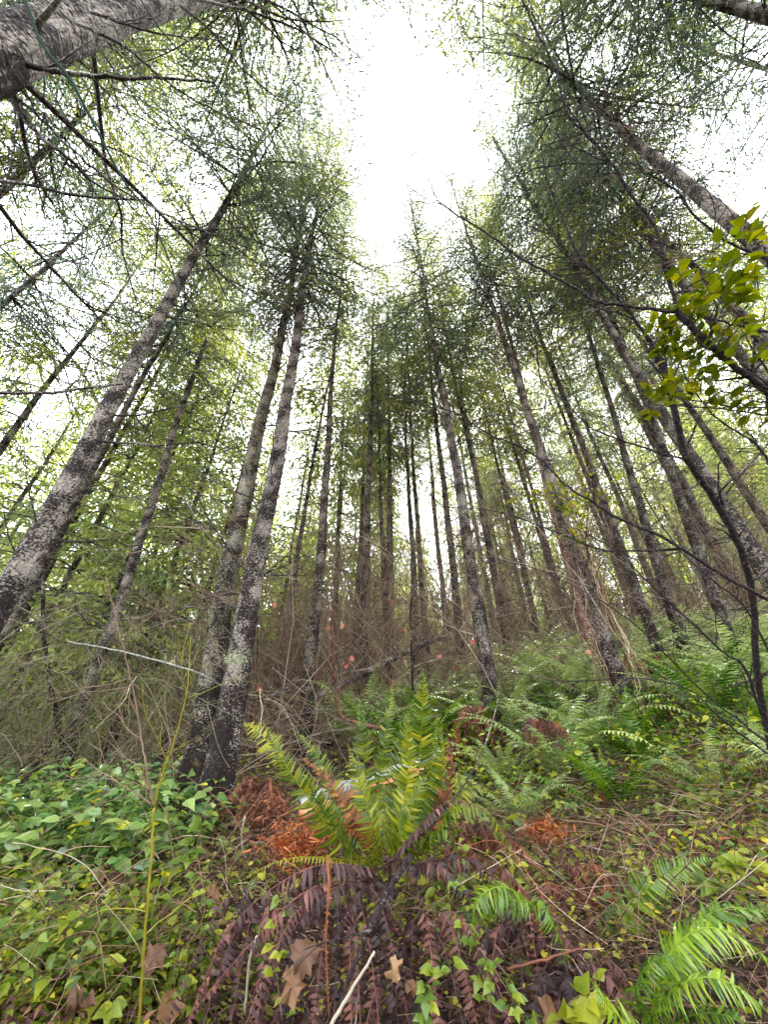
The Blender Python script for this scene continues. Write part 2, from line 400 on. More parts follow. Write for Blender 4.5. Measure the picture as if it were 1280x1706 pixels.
# ---------------------------------------------------------------- conifers
SLV = np.array([(0, 0, 0), (-.5, .45, .02), (0, 1, -.03), (.5, .5, .02)], float); SLQ = [(0, 3, 2, 1)]
def crown_mesh(name, mat, H, Rmax, seed, sp_t=.13, sp_n=.05, n_whorl=26, per=5, spray=.10, wid=.16, dens=1.0, droop=.45, low=0.15, tone=(.3, .25)):
    """branches with hanging needle sprays; z 0 = lowest live branch, z H = tip"""
    g = np.random.default_rng(seed)
    mb = MB(); wood = MB(); wood.mat = M['twig']
    PP, DD, RR, LL = [], [], [], []
    for wI in range(n_whorl):
        t = (wI + g.random() * .6) / n_whorl
        z = H * t
        Lw = Rmax * (min(1, low + t * 4.5) * (1 - t) ** .6) + .18
        if t > .9: Lw *= .8
        for b in range(per):
            if g.random() < .12: continue
            a = g.random() * 2 * math.pi
            L = Lw * g.uniform(.55, 1.15)
            up = g.uniform(-.05, .35) * (1 if t > .4 else .3) - .1 * (1 - t)
            n = 7
            s = np.linspace(0, 1, n)
            c = np.stack([np.cos(a + .25 * g.normal() * s) * L * s, np.sin(a + .25 * g.normal() * s) * L * s, z + L * (up * s - droop * .6 * s ** 2)], 1)
            wood.tube(c, np.linspace(.008 + .006 * L, .002, n), 3, cap=False)
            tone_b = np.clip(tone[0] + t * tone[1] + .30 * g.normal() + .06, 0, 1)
            # side twigs
            m = max(4, int(L / sp_t * dens))
            for q in range(m):
                u = .12 + .88 * (q + g.random()) / m
                k = min(int(u * (n - 1)), n - 2); f = u * (n - 1) - k
                p0 = c[k] * (1 - f) + c[k+1] * f
                side = 1 if (q % 2) else -1
                aa = a + side * g.uniform(.7, 1.25)
                l2 = L * .26 * (1.15 - u) * g.uniform(.5, 1.2) + .13
                dz = -droop * g.uniform(.5, 2.4)
                d = nrm(np.array((math.cos(aa), math.sin(aa), dz)))
                ns = max(3, int(l2 / sp_n * dens))
                ss = (np.arange(ns) + g.random(ns)) / ns
                P = p0 + d * (l2 * ss[:, None]) + np.array((0, 0, -1.)) * (.25 * l2 * ss[:, None] ** 2)
                dv = d + g.normal(0, .42, (ns, 3)) + np.array((0, 0, -.45))
                PP.append(P); DD.append(nrm(dv)); RR.append(np.full(ns, tone_b) + g.normal(0, .1, ns)); LL.append(g.uniform(.6, 1.3, ns) * spray)
                if l2 > .3 : wood.tube(np.stack([p0, p0 + d * l2 * .6, p0 + d * l2 - np.array((0, 0, .2 * l2))]), (.003, .002, .001), 3, cap=False)
    P = np.vstack(PP); D = np.vstack(DD); r = np.concatenate(RR); l = np.concatenate(LL)
    ref = nrm(g.normal(0, 1, D.shape)); fx = nrm(np.cross(D, ref)); fz = np.cross(fx, D)
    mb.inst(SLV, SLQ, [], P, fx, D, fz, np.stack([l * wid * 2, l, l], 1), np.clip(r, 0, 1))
    return mb.mesh(name, mat, wood=wood), None

def trunk_geo(H, rb, seed, rings=40, sides=14, wob=.012, flare=.25, ptop=.75):
    g = np.random.default_rng(seed)
    mb = MB()
    t = np.linspace(0, 1, rings) ** 1.25
    z = -.4 + (H + .4) * t
    rr = rb * np.maximum(1 - t, 0) ** ptop + .006
    rr = rr * (1 + flare * 2.2 * np.exp(-np.maximum(z, 0) / .16))
    an = np.arange(sides) / sides * 2 * math.pi
    ph = g.random(6) * 6.28
    cx = .25 * rb * np.sin(z * .7 + ph[0]) + .1 * rb * np.sin(z * 2.3 + ph[1]); cy = .25 * rb * np.sin(z * .8 + ph[2])
    A, Zg = np.meshgrid(an, z)
    irr = 1 + (.05 + .16 * np.exp(-np.maximum(Zg, 0) / .3)) * np.sin(4 * A + ph[3] + Zg * .4) + .05 * np.sin(3 * A + ph[5] + Zg * .8) + .04 * np.sin(5 * A + ph[4] - Zg * 1.3) + wob * 3 * g.normal(0, 1, A.shape)
    X = cx[:, None] + rr[:, None] * irr * np.cos(A); Y = cy[:, None] + rr[:, None] * irr * np.sin(A)
    V = np.stack([X, Y, Zg], -1).reshape(-1, 3)
    i = np.arange(rings - 1)[:, None] * sides; j = np.arange(sides)[None]; k = (j + 1) % sides
    q = np.stack([i + j, i + k, i + sides + k, i + sides + j], -1).reshape(-1, 4)
    top = [(len(V) - sides + x, len(V) - sides + (x + 1) % sides, len(V) - sides + (x + 2) % sides) for x in (0,)]
    mb.add(V, q, None)
    return mb

def dead_limb(g, z, a, L, r0, up, ntw=5, sides=5):
    """one bare limb growing from the trunk axis at height z"""
    mb = MB()
    n = 7; s = np.linspace(0, 1, n)
    w1, w2 = g.normal(0, .12, 2)
    c = np.stack([np.cos(a + w1 * s) * L * s, np.sin(a + w1 * s) * L * s, z + L * (up * s + w2 * s ** 2)], 1)
    c[1:] += g.normal(0, .012 * L, (n - 1, 3))
    mb.tube(c, np.linspace(r0, r0 * .25, n), sides)
    for k in range(ntw):
        u = g.uniform(.3, .97); i = min(int(u * (n - 1)), n - 2); p = c[i] + (c[i+1] - c[i]) * (u * (n-1) - i)
        aa = a + g.choice([-1, 1]) * g.uniform(.4, 1.3); l = L * g.uniform(.12, .4)
        d = np.array((math.cos(aa), math.sin(aa), g.uniform(-.3, .6)))
        e = p + d * l
        mb.tube(np.stack([p, (p + e) / 2 + g.normal(0, .04 * l, 3), e]), (r0 * .35, r0 * .25, .0012), 3, cap=False)
    return mb

CROWNS = {}
for k in range(3):
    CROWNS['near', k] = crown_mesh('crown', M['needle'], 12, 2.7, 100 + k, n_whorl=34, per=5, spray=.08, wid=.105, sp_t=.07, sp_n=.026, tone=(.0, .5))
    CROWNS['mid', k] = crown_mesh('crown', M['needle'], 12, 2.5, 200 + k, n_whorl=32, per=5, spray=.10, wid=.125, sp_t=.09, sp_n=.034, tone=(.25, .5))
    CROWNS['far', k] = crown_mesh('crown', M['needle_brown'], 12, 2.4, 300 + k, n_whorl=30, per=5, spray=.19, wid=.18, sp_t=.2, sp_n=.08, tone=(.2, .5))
    CROWNS['pale', k] = crown_mesh('crown', M['needle_pale'], 12, 2.6, 400 + k, n_whorl=38, per=7, spray=.15, wid=.18, sp_t=.17, sp_n=.065, droop=.3, low=.8, tone=(.2, .4))
TWIGM = {}
def twig_mesh(k, H=8., n=64, thick=1.0):
    key = ('tw', k)
    if key in TWIGM: return TWIGM[key]
    g = np.random.default_rng(900 + k); mb = MB()
    for i in range(n):
        z = H * (i + g.random()) / n; a = g.random() * 6.28; L = g.uniform(.3, 1.9)
        d = dead_limb(g, z, a, L, .006 * thick, g.uniform(-.3, .45), 6, 3)
        for v, r in zip(d.v, d.r): pass
        off = mb.n
        for v, r in zip(d.v, d.r): mb.v.append(v); mb.r.append(r)
        for q in d.q: mb.q.append(q + off)
        for t_ in d.t: mb.t.append(t_ + off)
        mb.n += d.n
    TWIGM[key] = mb.mesh('dead_twigs', M['thicket_brown'] if k % 2 else M['twig']); return TWIGM[key]

TREES = []
def child(name, me, parent, loc=(0, 0, 0), scale=(1, 1, 1), rz=0):
    o = bpy.data.objects.new(name, me); SC.collection.objects.link(o); o.parent = parent
    o.location = loc; o.scale = scale; o.rotation_euler = (0, 0, rz)
    return o

def fir(p1, w1, D, p2, label, H=22.5, cz=7.0, Rk=1.0, crown='near', bark='bark', limbs=10, rings=46, sides=16, seed=0, group=None, name='fir_tree', twigs=True, zlimb=(1.0, 8), mass=1.0, tpow=1.35, pos=None, kw=.6):
    D *= kw; w1 *= kw
    D0 = D
    depth = D * F / w1
    P1 = at(p1[0], p1[1], depth)
    # real diameter whose outline has that width off the lens axis
    tv = np.array(proj(P1 + (0, 0, .3))[:2]) - np.array(proj(P1)[:2]); tv = tv / np.linalg.norm(tv); pv = np.array((-tv[1], tv[0]))
    sp = [(np.array(proj(P1 + D / 2 * np.array((math.cos(a), math.sin(a), 0)))[:2]) - np.array(p1)) @ pv for a in np.linspace(0, 6.28, 33)]
    D = D * w1 / (max(sp) - min(sp))
    r2 = nrm(ray(*p2))
    # nearest point of sight line 2 to the plumb line through P1
    h = np.array((r2[0], r2[1])); b = P1[:2] - CAMP[:2]
    s = (h @ b) / max(h @ h, 1e-6)
    P2 = CAMP + r2 * s
    lean = nrm(P2 - P1) if P2[2] > P1[2] else np.array((0, 0, 1.))
    if lean[2] < .93: lean = nrm(lean * .5 + np.array((0, 0, .5)))
    if pos is not None: P1 = np.array((pos[0], pos[1], gz(*pos) + .01)); lean = np.array((0, 0, 1.)); D = D0
    # base
    q = P1.copy()
    for _ in range(12):
        q = P1 + lean * ((gz(q[0], q[1]) - P1[2]) / lean[2])
    base = q
    z1 = np.linalg.norm(P1 - base) * (1 if P1[2] > base[2] else -1)
    rb = (D / 2) / (max(1 - z1 / H, .2) ** tpow)
    g = np.random.default_rng(seed + 5000)
    root = empty(name, base, label, 'tree', group)
    quat = Vector((0, 0, 1)).rotation_difference(Vector(lean))
    root.rotation_mode = 'QUATERNION'; root.rotation_quaternion = quat
    trunk_geo(H, rb, seed, rings, sides, ptop=tpow).build('trunk', M[bark], root, smooth=True)
    k = seed % 3
    cm, wm = CROWNS[crown, k]
    sc = (Rk, Rk, (H - cz + .4) / 12)
    rz = g.random() * 6.28
    child('crown', cm, root, (0, 0, cz), sc, rz)
    if twigs: child('dead_twigs', twig_mesh(seed % 4), root, (0, 0, 1.2), (1, 1, (cz) / 8), g.random() * 6)
    for i in range(limbs):
        z = g.uniform(*zlimb)
        dead_limb(g, z, g.random() * 6.28, g.uniform(.5, 1.5), .013, g.uniform(-.15, .6), 6).build('dead_branch', M['twig'], root)
    if rings >= 60:
        for i in range(26):
            z = g.uniform(.5, 7.5)
            dead_limb(g, z, g.random() * 6.28, g.uniform(.14, .42), .007, g.uniform(-.1, .5), 1, 4).build('branch_stub', M['twig'], root)
    TREES.append((root, base, H))
    return root, base, lean

T = {}
T['near_left'] = fir((60, 85), 150, .36, (250, 20), 'thick lichen flecked fir overhead at the top left corner', H=22, cz=7, Rk=1.0, kw=.74, twigs=False, limbs=12, seed=1, sides=28, rings=90, zlimb=(2.5, 8))
T['left'] = fir((40, 930), 74, .34, (312, 450), 'thick leaning fir trunk at the left edge with cream lichen blotches', seed=2, twigs=False, limbs=16, sides=24, rings=70, zlimb=(1.6, 8))
T['left_b'] = fir((30, 1005), 32, .26, (150, 790), 'slimmer mossy fir right behind the thick left edge fir', seed=3, bark='bark_far', crown='mid', H=20)
T['left_c'] = fir((170, 1080), 34, .30, (268, 790), 'grey leaning fir rising from the brush left of the double fir', seed=4, bark='bark', crown='mid', H=21, cz=7.5)
T['left_d'] = fir((212, 1090), 17, .24, (268, 880), 'slender fir just right of the grey leaning fir', seed=5, bark='bark_far', crown='mid', H=20)
T['left_e'] = fir((255, 1090), 13, .22, (300, 900), 'thin fir farther back between slender fir and double fir', seed=6, bark='bark_far', crown='far', H=19)
T['double_front'] = fir((394, 1150), 70, .385, (506, 480), 'front trunk of the pair of big firs beside the green fern, dark base', seed=7, bark='bark', limbs=14, sides=28, rings=90, H=21.5, cz=7.2, zlimb=(1, 9))
T['double_back'] = fir((346, 1150), 66, .40, (476, 510), 'rear left trunk of the pair of big firs, crusted with moss and lichen', seed=8, bark='bark_mossy', limbs=12, sides=24, rings=70, H=21.5, cz=7.2, zlimb=(1, 9))
T['mid_a'] = fir((530, 950), 25, .24, (560, 560), 'slim dark fir standing alone just right of the double firs', seed=9, bark='bark_far', crown='mid', limbs=4, H=19, cz=9, Rk=.8)
T['mid_b'] = fir((482, 1000), 16, .22, (512, 830), 'thin fir seen between double firs and the slim dark fir', seed=10, bark='bark_far', crown='far', H=18)
T['mid_c'] = fir((562, 960), 12, .22, (567, 820), 'thin pole fir behind slim dark fir, right side', seed=11, bark='bark_far', crown='far', H=18)
T['yellow'] = fir((640, 930), 13, .20, (628, 660), 'young yellow green fir with pointed crown in the middle gap', seed=12, bark='bark_far', crown='pale', H=15.5, cz=5.5, Rk=.45)
T['mid_d'] = fir((690, 1000), 17, .26, (677, 720), 'straight fir right of the yellow green fir with broken pale top', seed=13, bark='bark_far', crown='far', H=17, cz=9)
T['mid_e'] = fir((757, 970), 20, .26, (725, 680), 'dark fir left of the flecked centre fir', seed=14, bark='bark_far', crown='mid', H=21)
T['mid_f'] = fir((797, 1010), 35, .30, (732, 620), 'flecked centre fir with reddish stub above the ferns', seed=15, bark='bark', crown='near', limbs=6, H=20, cz=7.0, sides=20, rings=60, Rk=.9)
T['mid_g'] = fir((832, 990), 20, .26, (785, 760), 'fir close on the right of the flecked centre fir', seed=16, bark='bark_far', crown='mid', H=21)
T['mid_h'] = fir((893, 1040), 16, .26, (855, 880), 'dim fir standing at the top edge of the pale fern bank', seed=17, bark='bark_far', crown='far', H=20)
T['mid_i'] = fir((938, 1010), 15, .26, (888, 850), 'bare fir pole behind the vine covered fir, left side', seed=18, bark='bark_far', crown='far', H=20)
T['vine'] = fir((1003, 1050), 44, .32, (905, 760), 'vine tangled fir rising from the middle of the fern bank', seed=19, bark='bark', crown='near', limbs=10, H=19, cz=7.0, sides=20, rings=60, Rk=.85)
T['red'] = fir((925, 850), 22, .24, (838, 520), 'fir with peeling reddish upper trunk behind vine tangled fir', seed=20, bark='bark_red', crown='mid', limbs=3, H=19, cz=10, Rk=.7)
T['right_a'] = fir((1045, 940), 26, .28, (905, 570), 'grey fir right of vine tangled fir, behind the dark bare shrub', seed=21, bark='bark_far', crown='mid', H=21)
T['right_b'] = fir((1080, 880), 24, .28, (1000, 620), 'second grey fir right of vine tangled fir', seed=22, bark='bark_far', crown='mid', H=21)
T['right_c'] = fir((1160, 900), 30, .28, (1100, 740), 'fir behind the curving bare shrub stem near the right edge', seed=23, bark='bark_far', crown='mid', H=21)
T['right_d'] = fir((1240, 900), 48, .32, (1115, 700), 'stout dark fir near right edge under the backlit leaves', seed=24, bark='bark_far', crown='near', H=21, sides=20, limbs=8)
T['top_right'] = fir((1165, 325), 46, .30, (1040, 215), 'shaggy barked fir slanting across the upper right', seed=25, bark='bark', crown='near', H=22, cz=8, sides=20, rings=60, limbs=6, zlimb=(3, 9), Rk=1.1)
T['corner'] = fir((1240, 12), 44, .32, (1200, 0), 'fir trunk cutting the top right corner', seed=26, bark='bark', crown='near', H=22, cz=8.5, limbs=3, sides=20, Rk=1.1)
T['left_f'] = fir((95, 230), 20, .20, (150, 180), 'pale slim fir high at the upper left behind bare branches', seed=27, bark='bark_far', crown='mid', H=21, cz=7.5)
T['left_g'] = fir((75, 650), 16, .22, (120, 590), 'thin fir crossing behind foliage at the left edge', seed=28, bark='bark_far', crown='mid', H=20, cz=6)
T['right_e'] = fir((1275, 640), 36, .30, (1180, 520), 'fir at the right edge hidden by backlit leaves', seed=29, bark='bark_far', crown='near', H=21, cz=8)

for (x, y), lab, cr in [
  ((-5.6, 1.0), 'fir beside the left edge whose twigs spread below the overhead fir', 'near'), ((-7.6, 3.9), 'fir out at the left edge behind the forked bare branch', 'near'),
  ((-6.4, 6.6), 'fir in the left middle distance behind the leaning edge fir', 'near'), ((6.0, 3.4), 'fir behind the backlit leaves at the right edge', 'near'),
  ((7.6, 1.2), 'fir crown spreading in from the right edge', 'near'), ((7.4, 6.2), 'fir past the stout dark fir near the right edge', 'near'),
  ((2.4, -1.2), 'fir above the viewpoint with twigs hanging into the top edge right of the sky gap', 'near'), ((-.7, -1.5), 'fir above the viewpoint with twigs hanging into the top edge left of the sky gap', 'near'),
  ((1.0, -.95), 'fir above the viewpoint closing the top of the sky gap', 'near'), ((-2.6, -1.2), 'fir above the viewpoint whose crown fills the top edge beside the overhead trunk', 'near'),
  ((5.0, -1.0), 'fir crown hanging over the top right corner', 'near'), ((-4.6, -.4), 'fir crown hanging over the top left corner', 'near')]:
    fir((640, 900), 40, .28, (640, 500), lab, pos=(x, y), crown=cr, seed=len(TREES) + 3, bark='bark_far', limbs=3, H=22, cz=7, twigs=y > 0)

for i, (px, d, cr, H_, lab) in enumerate([(604, 7.2, 'mid', 19.5, 'slender fir closing the gap right of the slim dark fir'), (652, 8.6, 'mid', 21, 'slender fir just right of the yellow green fir in the gap'), (590, 9.5, 'mid', 19, 'slim fir in the gap, first left of the yellow green fir'), (655, 11, 'mid', 20, 'slim fir in the gap, first right of the yellow green fir'), (712, 9, 'mid', 20, 'slender fir between the dark fir and the straight fir'),
  (545, 12.5, 'pale', 17, 'light green fir behind the slim dark fir'), (610, 13.5, 'pale', 18, 'light green fir deep in the middle gap'), (300, 9.5, 'pale', 14, 'light green fir left of the double firs'), (215, 8.5, 'pale', 13, 'light green fir behind the grey leaning fir'),
  (120, 9, 'pale', 13, 'light green fir right of the left edge fir'), (20, 9.5, 'pale', 14, 'light green fir filling the far left edge'), (450, 12, 'pale', 16, 'light green fir behind the pair of big firs'), (860, 10.5, 'mid', 19, 'slim fir left of the vine tangled fir'), (980, 12, 'mid', 20, 'slim fir right behind the vine tangled fir'), (1120, 11, 'mid', 20, 'slim fir on the ridge behind the dark bare shrub')]):
    q_ = at_h(px, 1150, d)
    fir((640, 900), 40, .21, (640, 500), lab, pos=(q_[0], q_[1]), crown=cr, seed=60 + i, bark='bark_far', limbs=0, H=H_, cz=1.2 if cr == 'pale' else 6, Rk=.7 if cr != 'pale' else .8, twigs=cr != 'pale', rings=26, sides=10, kw=.8)

# firs farther back
ORD = ['first','second','third','fourth','fifth','sixth','seventh','eighth','ninth','tenth','eleventh','twelfth','thirteenth','fourteenth','fifteenth','sixteenth','seventeenth','eighteenth','nineteenth','twentieth']
def ordw(n):
    tens = ['', '', 'twenty', 'thirty', 'forty', 'fifty', 'sixty', 'seventy', 'eighty', 'ninety']
    if n < 20: return ORD[n]
    t, u = divmod(n + 1, 10)
    if u == 0: return {20:'twentieth',30:'thirtieth',40:'fortieth',50:'fiftieth',60:'sixtieth',70:'seventieth',80:'eightieth'}.get(n + 1, 'ninetieth')
    return tens[t] + ' ' + ORD[u - 1]
def rank_labels(objs, phrase, rows, rownames):
    """labels that count from the left inside bands of distance"""
    info = []
    for o in objs:
        p = proj(o.location)
        x = p[0] if p else 640 + 4000 * (1 if o.location.x > 0 else -1)
        info.append((math.hypot(o.location.x, o.location.y), x, o))
    info.sort(key=lambda t: t[0])
    n = len(info); per = math.ceil(n / rows)
    for k in range(rows):
        band = sorted(info[k*per:(k+1)*per], key=lambda t: t[1])
        for i, (_, _, o) in enumerate(band):
            o['label'] = phrase % (ordw(i) + ' from the left', rownames[k])

FAR_TR = {k: trunk_geo(21, .125, 700 + k, 26, 10, flare=.15).mesh('trunk', M['bark_far'], True) for k in range(4)}
far = []
tries = 0
occupied = [b for _, b, _ in TREES]
while len(far) < 150 and tries < 5000:
    tries += 1
    az = rnd.uniform(-66, 66) if len(far) > 16 else rnd.uniform(-66, -12); d = (8 + 42 * rnd.random() ** 1.15) if len(far) > 16 else rnd.uniform(10, 18)
    x = d * math.sin(R(az)); y = d * math.cos(R(az))
    # keep the gap of open sky up the middle
    if abs(x - .13 * y) < 1.3 and d < 12: continue
    if any((x - b[0]) ** 2 + (y - b[1]) ** 2 < (1.4 + d * .03) ** 2 for b in occupied): continue
    b = gpt(x, y); occupied.append(b)
    pale = len(far) <= 16 or (x < -1 and rnd.random() < .5) or rnd.random() < .06
    s = rnd.uniform(.8, 1.15)
    H = 21 * s
    root = empty('young_fir_tree' if pale else 'fir_tree', b, 'x', 'tree', 'pale young firs behind the brush' if pale else 'firs farther back in the forest')
    root.rotation_euler = (R(rnd.uniform(-1.5, 1.5)), R(rnd.uniform(-1.5, 1.5)), rnd.random() * 6.28)
    k = rnd.randrange(3)
    if pale:
        H = rnd.uniform(9, 14)
        child('trunk', FAR_TR[k], root, scale=(.75, .75, H / 21))
        cm, wm = CROWNS['pale', k]; cz = .5
        sc = (.9, .9, (H - cz) / 12)
    else:
        child('trunk', FAR_TR[k], root, scale=(s, s, s))
        cm, wm = CROWNS['mid' if (d < 18) else 'far', k]
        cz = rnd.uniform(5.0, 7.5) if d < 16 else rnd.uniform(2.5, 6)
        sc = (1.05, 1.05, (H - cz) / 12)
        child('dead_twigs', twig_mesh(k), root, (0, 0, .8), (1, 1, cz / 8))
    child('crown', cm, root, (0, 0, cz), sc)
    far.append((root, pale))
rank_labels([o for o, p in far if not p], 'dark background fir, %s in the %s of firs', 4, ['nearest band', 'second band', 'third band', 'farthest band'])
rank_labels([o for o, p in far if p], 'pale yellow green young fir, %s in the %s', 2, ['nearer row', 'farther row'])

# the wood beyond, nobody could count it
g = np.random.default_rng(77)
mb = MB()
n = 520
az = np.radians(g.uniform(-75, 75, n)); d = g.uniform(50, 95, n)
fx_, fy_ = d * np.sin(az), d * np.cos(az); fz_ = ground(fx_, fy_)
for x, y, z in zip(fx_, fy_, fz_):
    H = g.uniform(13, 21)
    mb.tube([(x, y, z - .5), (x, y, z + H)], (.2, .03), 4, cap=False, r=.1)
    m = 420
    t = g.random(m) ** .8; zz = z + H * (.08 + .92 * t); rr = (2.6 * (1 - t) + .2) * np.sqrt(g.random(m)); a = g.random(m) * 6.28
    P = np.stack([x + rr * np.cos(a), y + rr * np.sin(a), zz - .2 * rr], 1)
    D = nrm(np.stack([np.cos(a), np.sin(a), np.full(m, -.5)], 1) + g.normal(0, .4, (m, 3)))
    fx = nrm(np.cross(D, (0, 0, 1))); fz = np.cross(fx, D); l = g.uniform(.5, 1.1, m)
    mb.inst(SLV, SLQ, [], P, fx, D, fz, np.stack([l * .35, l, l], 1), np.clip(.45 + .2 * g.normal() + .1 * g.normal(0, 1, m), 0, 1))
tag(mb.build('distant_forest', M['needle_pale']), 'unbroken far off wood of firs behind the trunks', 'forest', kind='stuff')

# ---------------------------------------------------------------- thickets of bare brush
def brush_mesh(k, mat, stems=10, H=2.2, spread=.5, tw=8, r0=.0065):
    g = np.random.default_rng(k); mb = MB()
    def grow(p, d, L, r, depth):
        n = 6; c = [p]; dd = d
        for i in range(n):
            dd = nrm(dd + g.normal(0, .16, 3) + np.array((0, 0, -.02 - .05 * (depth == 0))))
            c.append(c[-1] + dd * L / n)
        c = np.array(c)
        mb.tube(c, np.linspace(r, max(r * .35, .0011), n + 1), 3, cap=False, r=float(np.clip(g.normal(.45, .2), 0, 1)))
        if depth < 2:
            for q in range(tw if depth == 0 else 3):
                u = g.integers(1, n + 1)
                e = nrm(nrm(c[u] - c[u-1]) + g.normal(0, .6, 3))
                grow(c[u], e, L * g.uniform(.22, .45), max(r * .5, .0015), depth + 1)
    for s in range(stems):
        a = g.random() * 6.28
        p = np.array((math.cos(a), math.sin(a), 0)) * spread * g.random() * .5
        p[2] = -.05
        d = nrm(np.array((math.cos(a) * g.uniform(.1, .9), math.sin(a) * g.uniform(.1, .9), 1.)))
        grow(p, d, H * g.uniform(.5, 1.1), r0 * g.uniform(.6, 1.2), 0)
    return mb.mesh('bare_shrub', mat)
BR = [brush_mesh(10 + k, M['thicket_brown'] if k % 2 else M['thicket_grey'], H=2.0 + .2 * k) for k in range(6)]
brush = []
def put_brush(x, y, s, k):
    o = bpy.data.objects.new('bare_shrub', BR[k]); SC.collection.objects.link(o)
    o.location = gpt(x, y); o.scale = (s, s, s * rnd.uniform(.8, 1.1)); o.rotation_euler = (0, 0, rnd.random() * 6.28)
    tag(o, 'x', 'shrub', 'leafless shrubs under the firs'); brush.append(o)
tries = 0
spots = []
while len(brush) < 140 and tries < 6000:
    tries += 1
    az = rnd.uniform(-64, 62); d = 5.5 + 11 * rnd.random() ** 1.2
    x = d * math.sin(R(az)); y = d * math.cos(R(az))
    # the fern bank stays open
    if x > 1.2 and d < 10.5: continue
    if any((x - a) ** 2 + (y - b) ** 2 < .3 for a, b in spots): continue
    spots.append((x, y))
    put_brush(x, y, rnd.uniform(.8, 1.25) * (1 + .02 * d), (rnd.randrange(3) * 2 + (1 if x > -2 else 0)))
tries = 0; nb = len(brush)
while len(brush) < nb + 60 and tries < 4000:      # taller, thinner leafless shrubs in front of the trunks
    tries += 1
    az = rnd.uniform(-22, 62); d = rnd.uniform(5.5, 13)
    x = d * math.sin(R(az)); y = d * math.cos(R(az))
    if x > 1.2 and d < 8.5 and rnd.random() < .75: continue
    if any((x - a) ** 2 + (y - b) ** 2 < .12 for a, b in spots): continue
    spots.append((x, y)); put_brush(x, y, rnd.uniform(1.5, 2.1), rnd.randrange(3) * 2 + 1)
rank_labels(brush, 'tangled leafless brown shrub, %s in the %s', 5, ['nearest band', 'second band', 'third band', 'fourth band', 'farthest band'])

# ---------------------------------------------------------------- ferns
# pinna: y along its length, x across; a slightly folded, tapering blade
PV = np.array([(-.5, .02, 0), (.5, .02, 0), (-.46, .35, .05), (.42, .35, .05), (-.30, .72, -.02), (.28, .72, -.02), (0, 1, -.22)], float)
PQ = [(0, 1, 3, 2), (2, 3, 5, 4)]; PT = [(4, 5, 6)]
def frond(mb, curve, width, npin=34, nrmv=(0, 0, 1), droop=.25, tone=.45, g=None, curl=.06, rach=.0022, fold=.0, stem=.12, ragged=0., tonev=.08, rr=None):
    """curve: polyline of the rachis (world or local); width: half width of the blade"""
    g = g or rng
    npin = int(npin * 1.3)
    c, L = resample(np.asarray(curve, float), npin + 1)
    t = nrm(np.gradient(c, axis=0))
    mb.tube(c, np.linspace(rach, rach * .3, len(c)), 4, cap=False, r=float(np.clip(tone + .25, 0, 1)) if rr is None else rr)
    u = np.arange(1, npin + 1) / (npin + 1.)
    k0 = max(1, int(stem * npin)); idx = np.arange(k0, npin + 1)
    uu = (idx - k0) / max(1, npin - k0)
    prof = np.minimum(1, .55 + uu * 2.2) * np.clip(1 - uu ** 2.6, 0.05, 1)
    N0 = nrm(np.asarray(nrmv, float))
    for side in (-1, 1):
        keep = g.random(len(idx)) >= ragged
        I = idx[keep]; pr = prof[keep]
        tt = t[I]; s = nrm(np.cross(tt, N0)) * side; n = nrm(np.cross(s, tt)) * side
        m = len(I)
        if m == 0: continue
        ang = .22 + .5 * uu[keep] ** 2 + g.normal(0, .05, m)
        dr = droop + fold + g.normal(0, .06 + curl, m)
        d = nrm(s * np.cos(ang)[:, None] + tt * np.sin(ang)[:, None] - n * dr[:, None])
        fx = nrm(np.cross(d, n + g.normal(0, .10 + curl, (m, 3))))
        fz = np.cross(fx, d)
        ln = width * pr * g.uniform(.78, 1.1, m)
        wd = np.minimum(L / npin * .95, width * .24) * np.ones(m) * (.6 + .4 * pr)
        mb.inst(PV, PQ, PT, c[I], fx, d, fz, np.stack([wd, ln, ln], 1), np.clip(tone + g.normal(0, tonev, m) + .1 * side * .5, 0, 1))

def arch(L, az, el, bend, n=12, g=None):
    """curve of a frond leaving the crown at elevation el, bending over"""
    c = [np.zeros(3)]; e = el; a = az
    for i in range(n):
        c.append(c[-1] + np.array((math.cos(a) * math.cos(e), math.sin(a) * math.cos(e), math.sin(e))) * L / n)
        e -= bend / n * (.4 + 1.2 * i / n)
        if g is not None: a += g.normal(0, .03)
    return np.array(c)

FERN_P = []      # prototypes with frond parts
FERN_S = []      # one-mesh ferns
def fern_fronds(k, n=18, L=.85, mat='fern_pale', dead=3, single=False, npin=26):
    g = np.random.default_rng(k)
    out_ = []
    mb = MB()
    for i in range(n):
        az = 6.28 * (i + g.random() * .7) / n; el = g.uniform(.75, 1.35); l = L * g.uniform(.7, 1.1)
        c = arch(l, az, el, g.uniform(.9, 1.9), g=g)
        m = mb if single else MB()
        frond(m, c, l * .10, npin, (math.cos(az) * .5, math.sin(az) * .5, .8), .2, float(np.clip(g.normal(.45, .2), .05, .95)), g, rach=.0025)
        if not single: out_.append(('frond', m.mesh('frond', M[mat])))
    dm = MB()
    for i in range(dead):
        az = g.random() * 6.28; l = L * g.uniform(.6, .9)
        c = arch(l, az, g.uniform(0, .5), g.uniform(1., 1.8), g=g)
        frond(dm, c, l * .09, npin, (0, 0, 1), .7, g.uniform(.2, .7), g, curl=.3, ragged=.15)
    if single:
        return mb.mesh('fronds', M[mat]), (dm.mesh('dead_fronds', M['fern_dead']) if dead else None)
    if dead: out_.append(('dead_fronds', dm.mesh('dead_fronds', M['fern_rust' if k % 2 else 'fern_dead'])))
    return out_
PROTO = [fern_fronds(500 + k, 15, .95, 'fern_pale', 7) for k in range(3)]
PROTOY = [fern_fronds(520 + k, 15, .85, 'fern_fresh', 6) for k in range(2)]
SING = [fern_fronds(540 + k, 14, .95, 'fern_pale', 7, True, 20) for k in range(4)] 
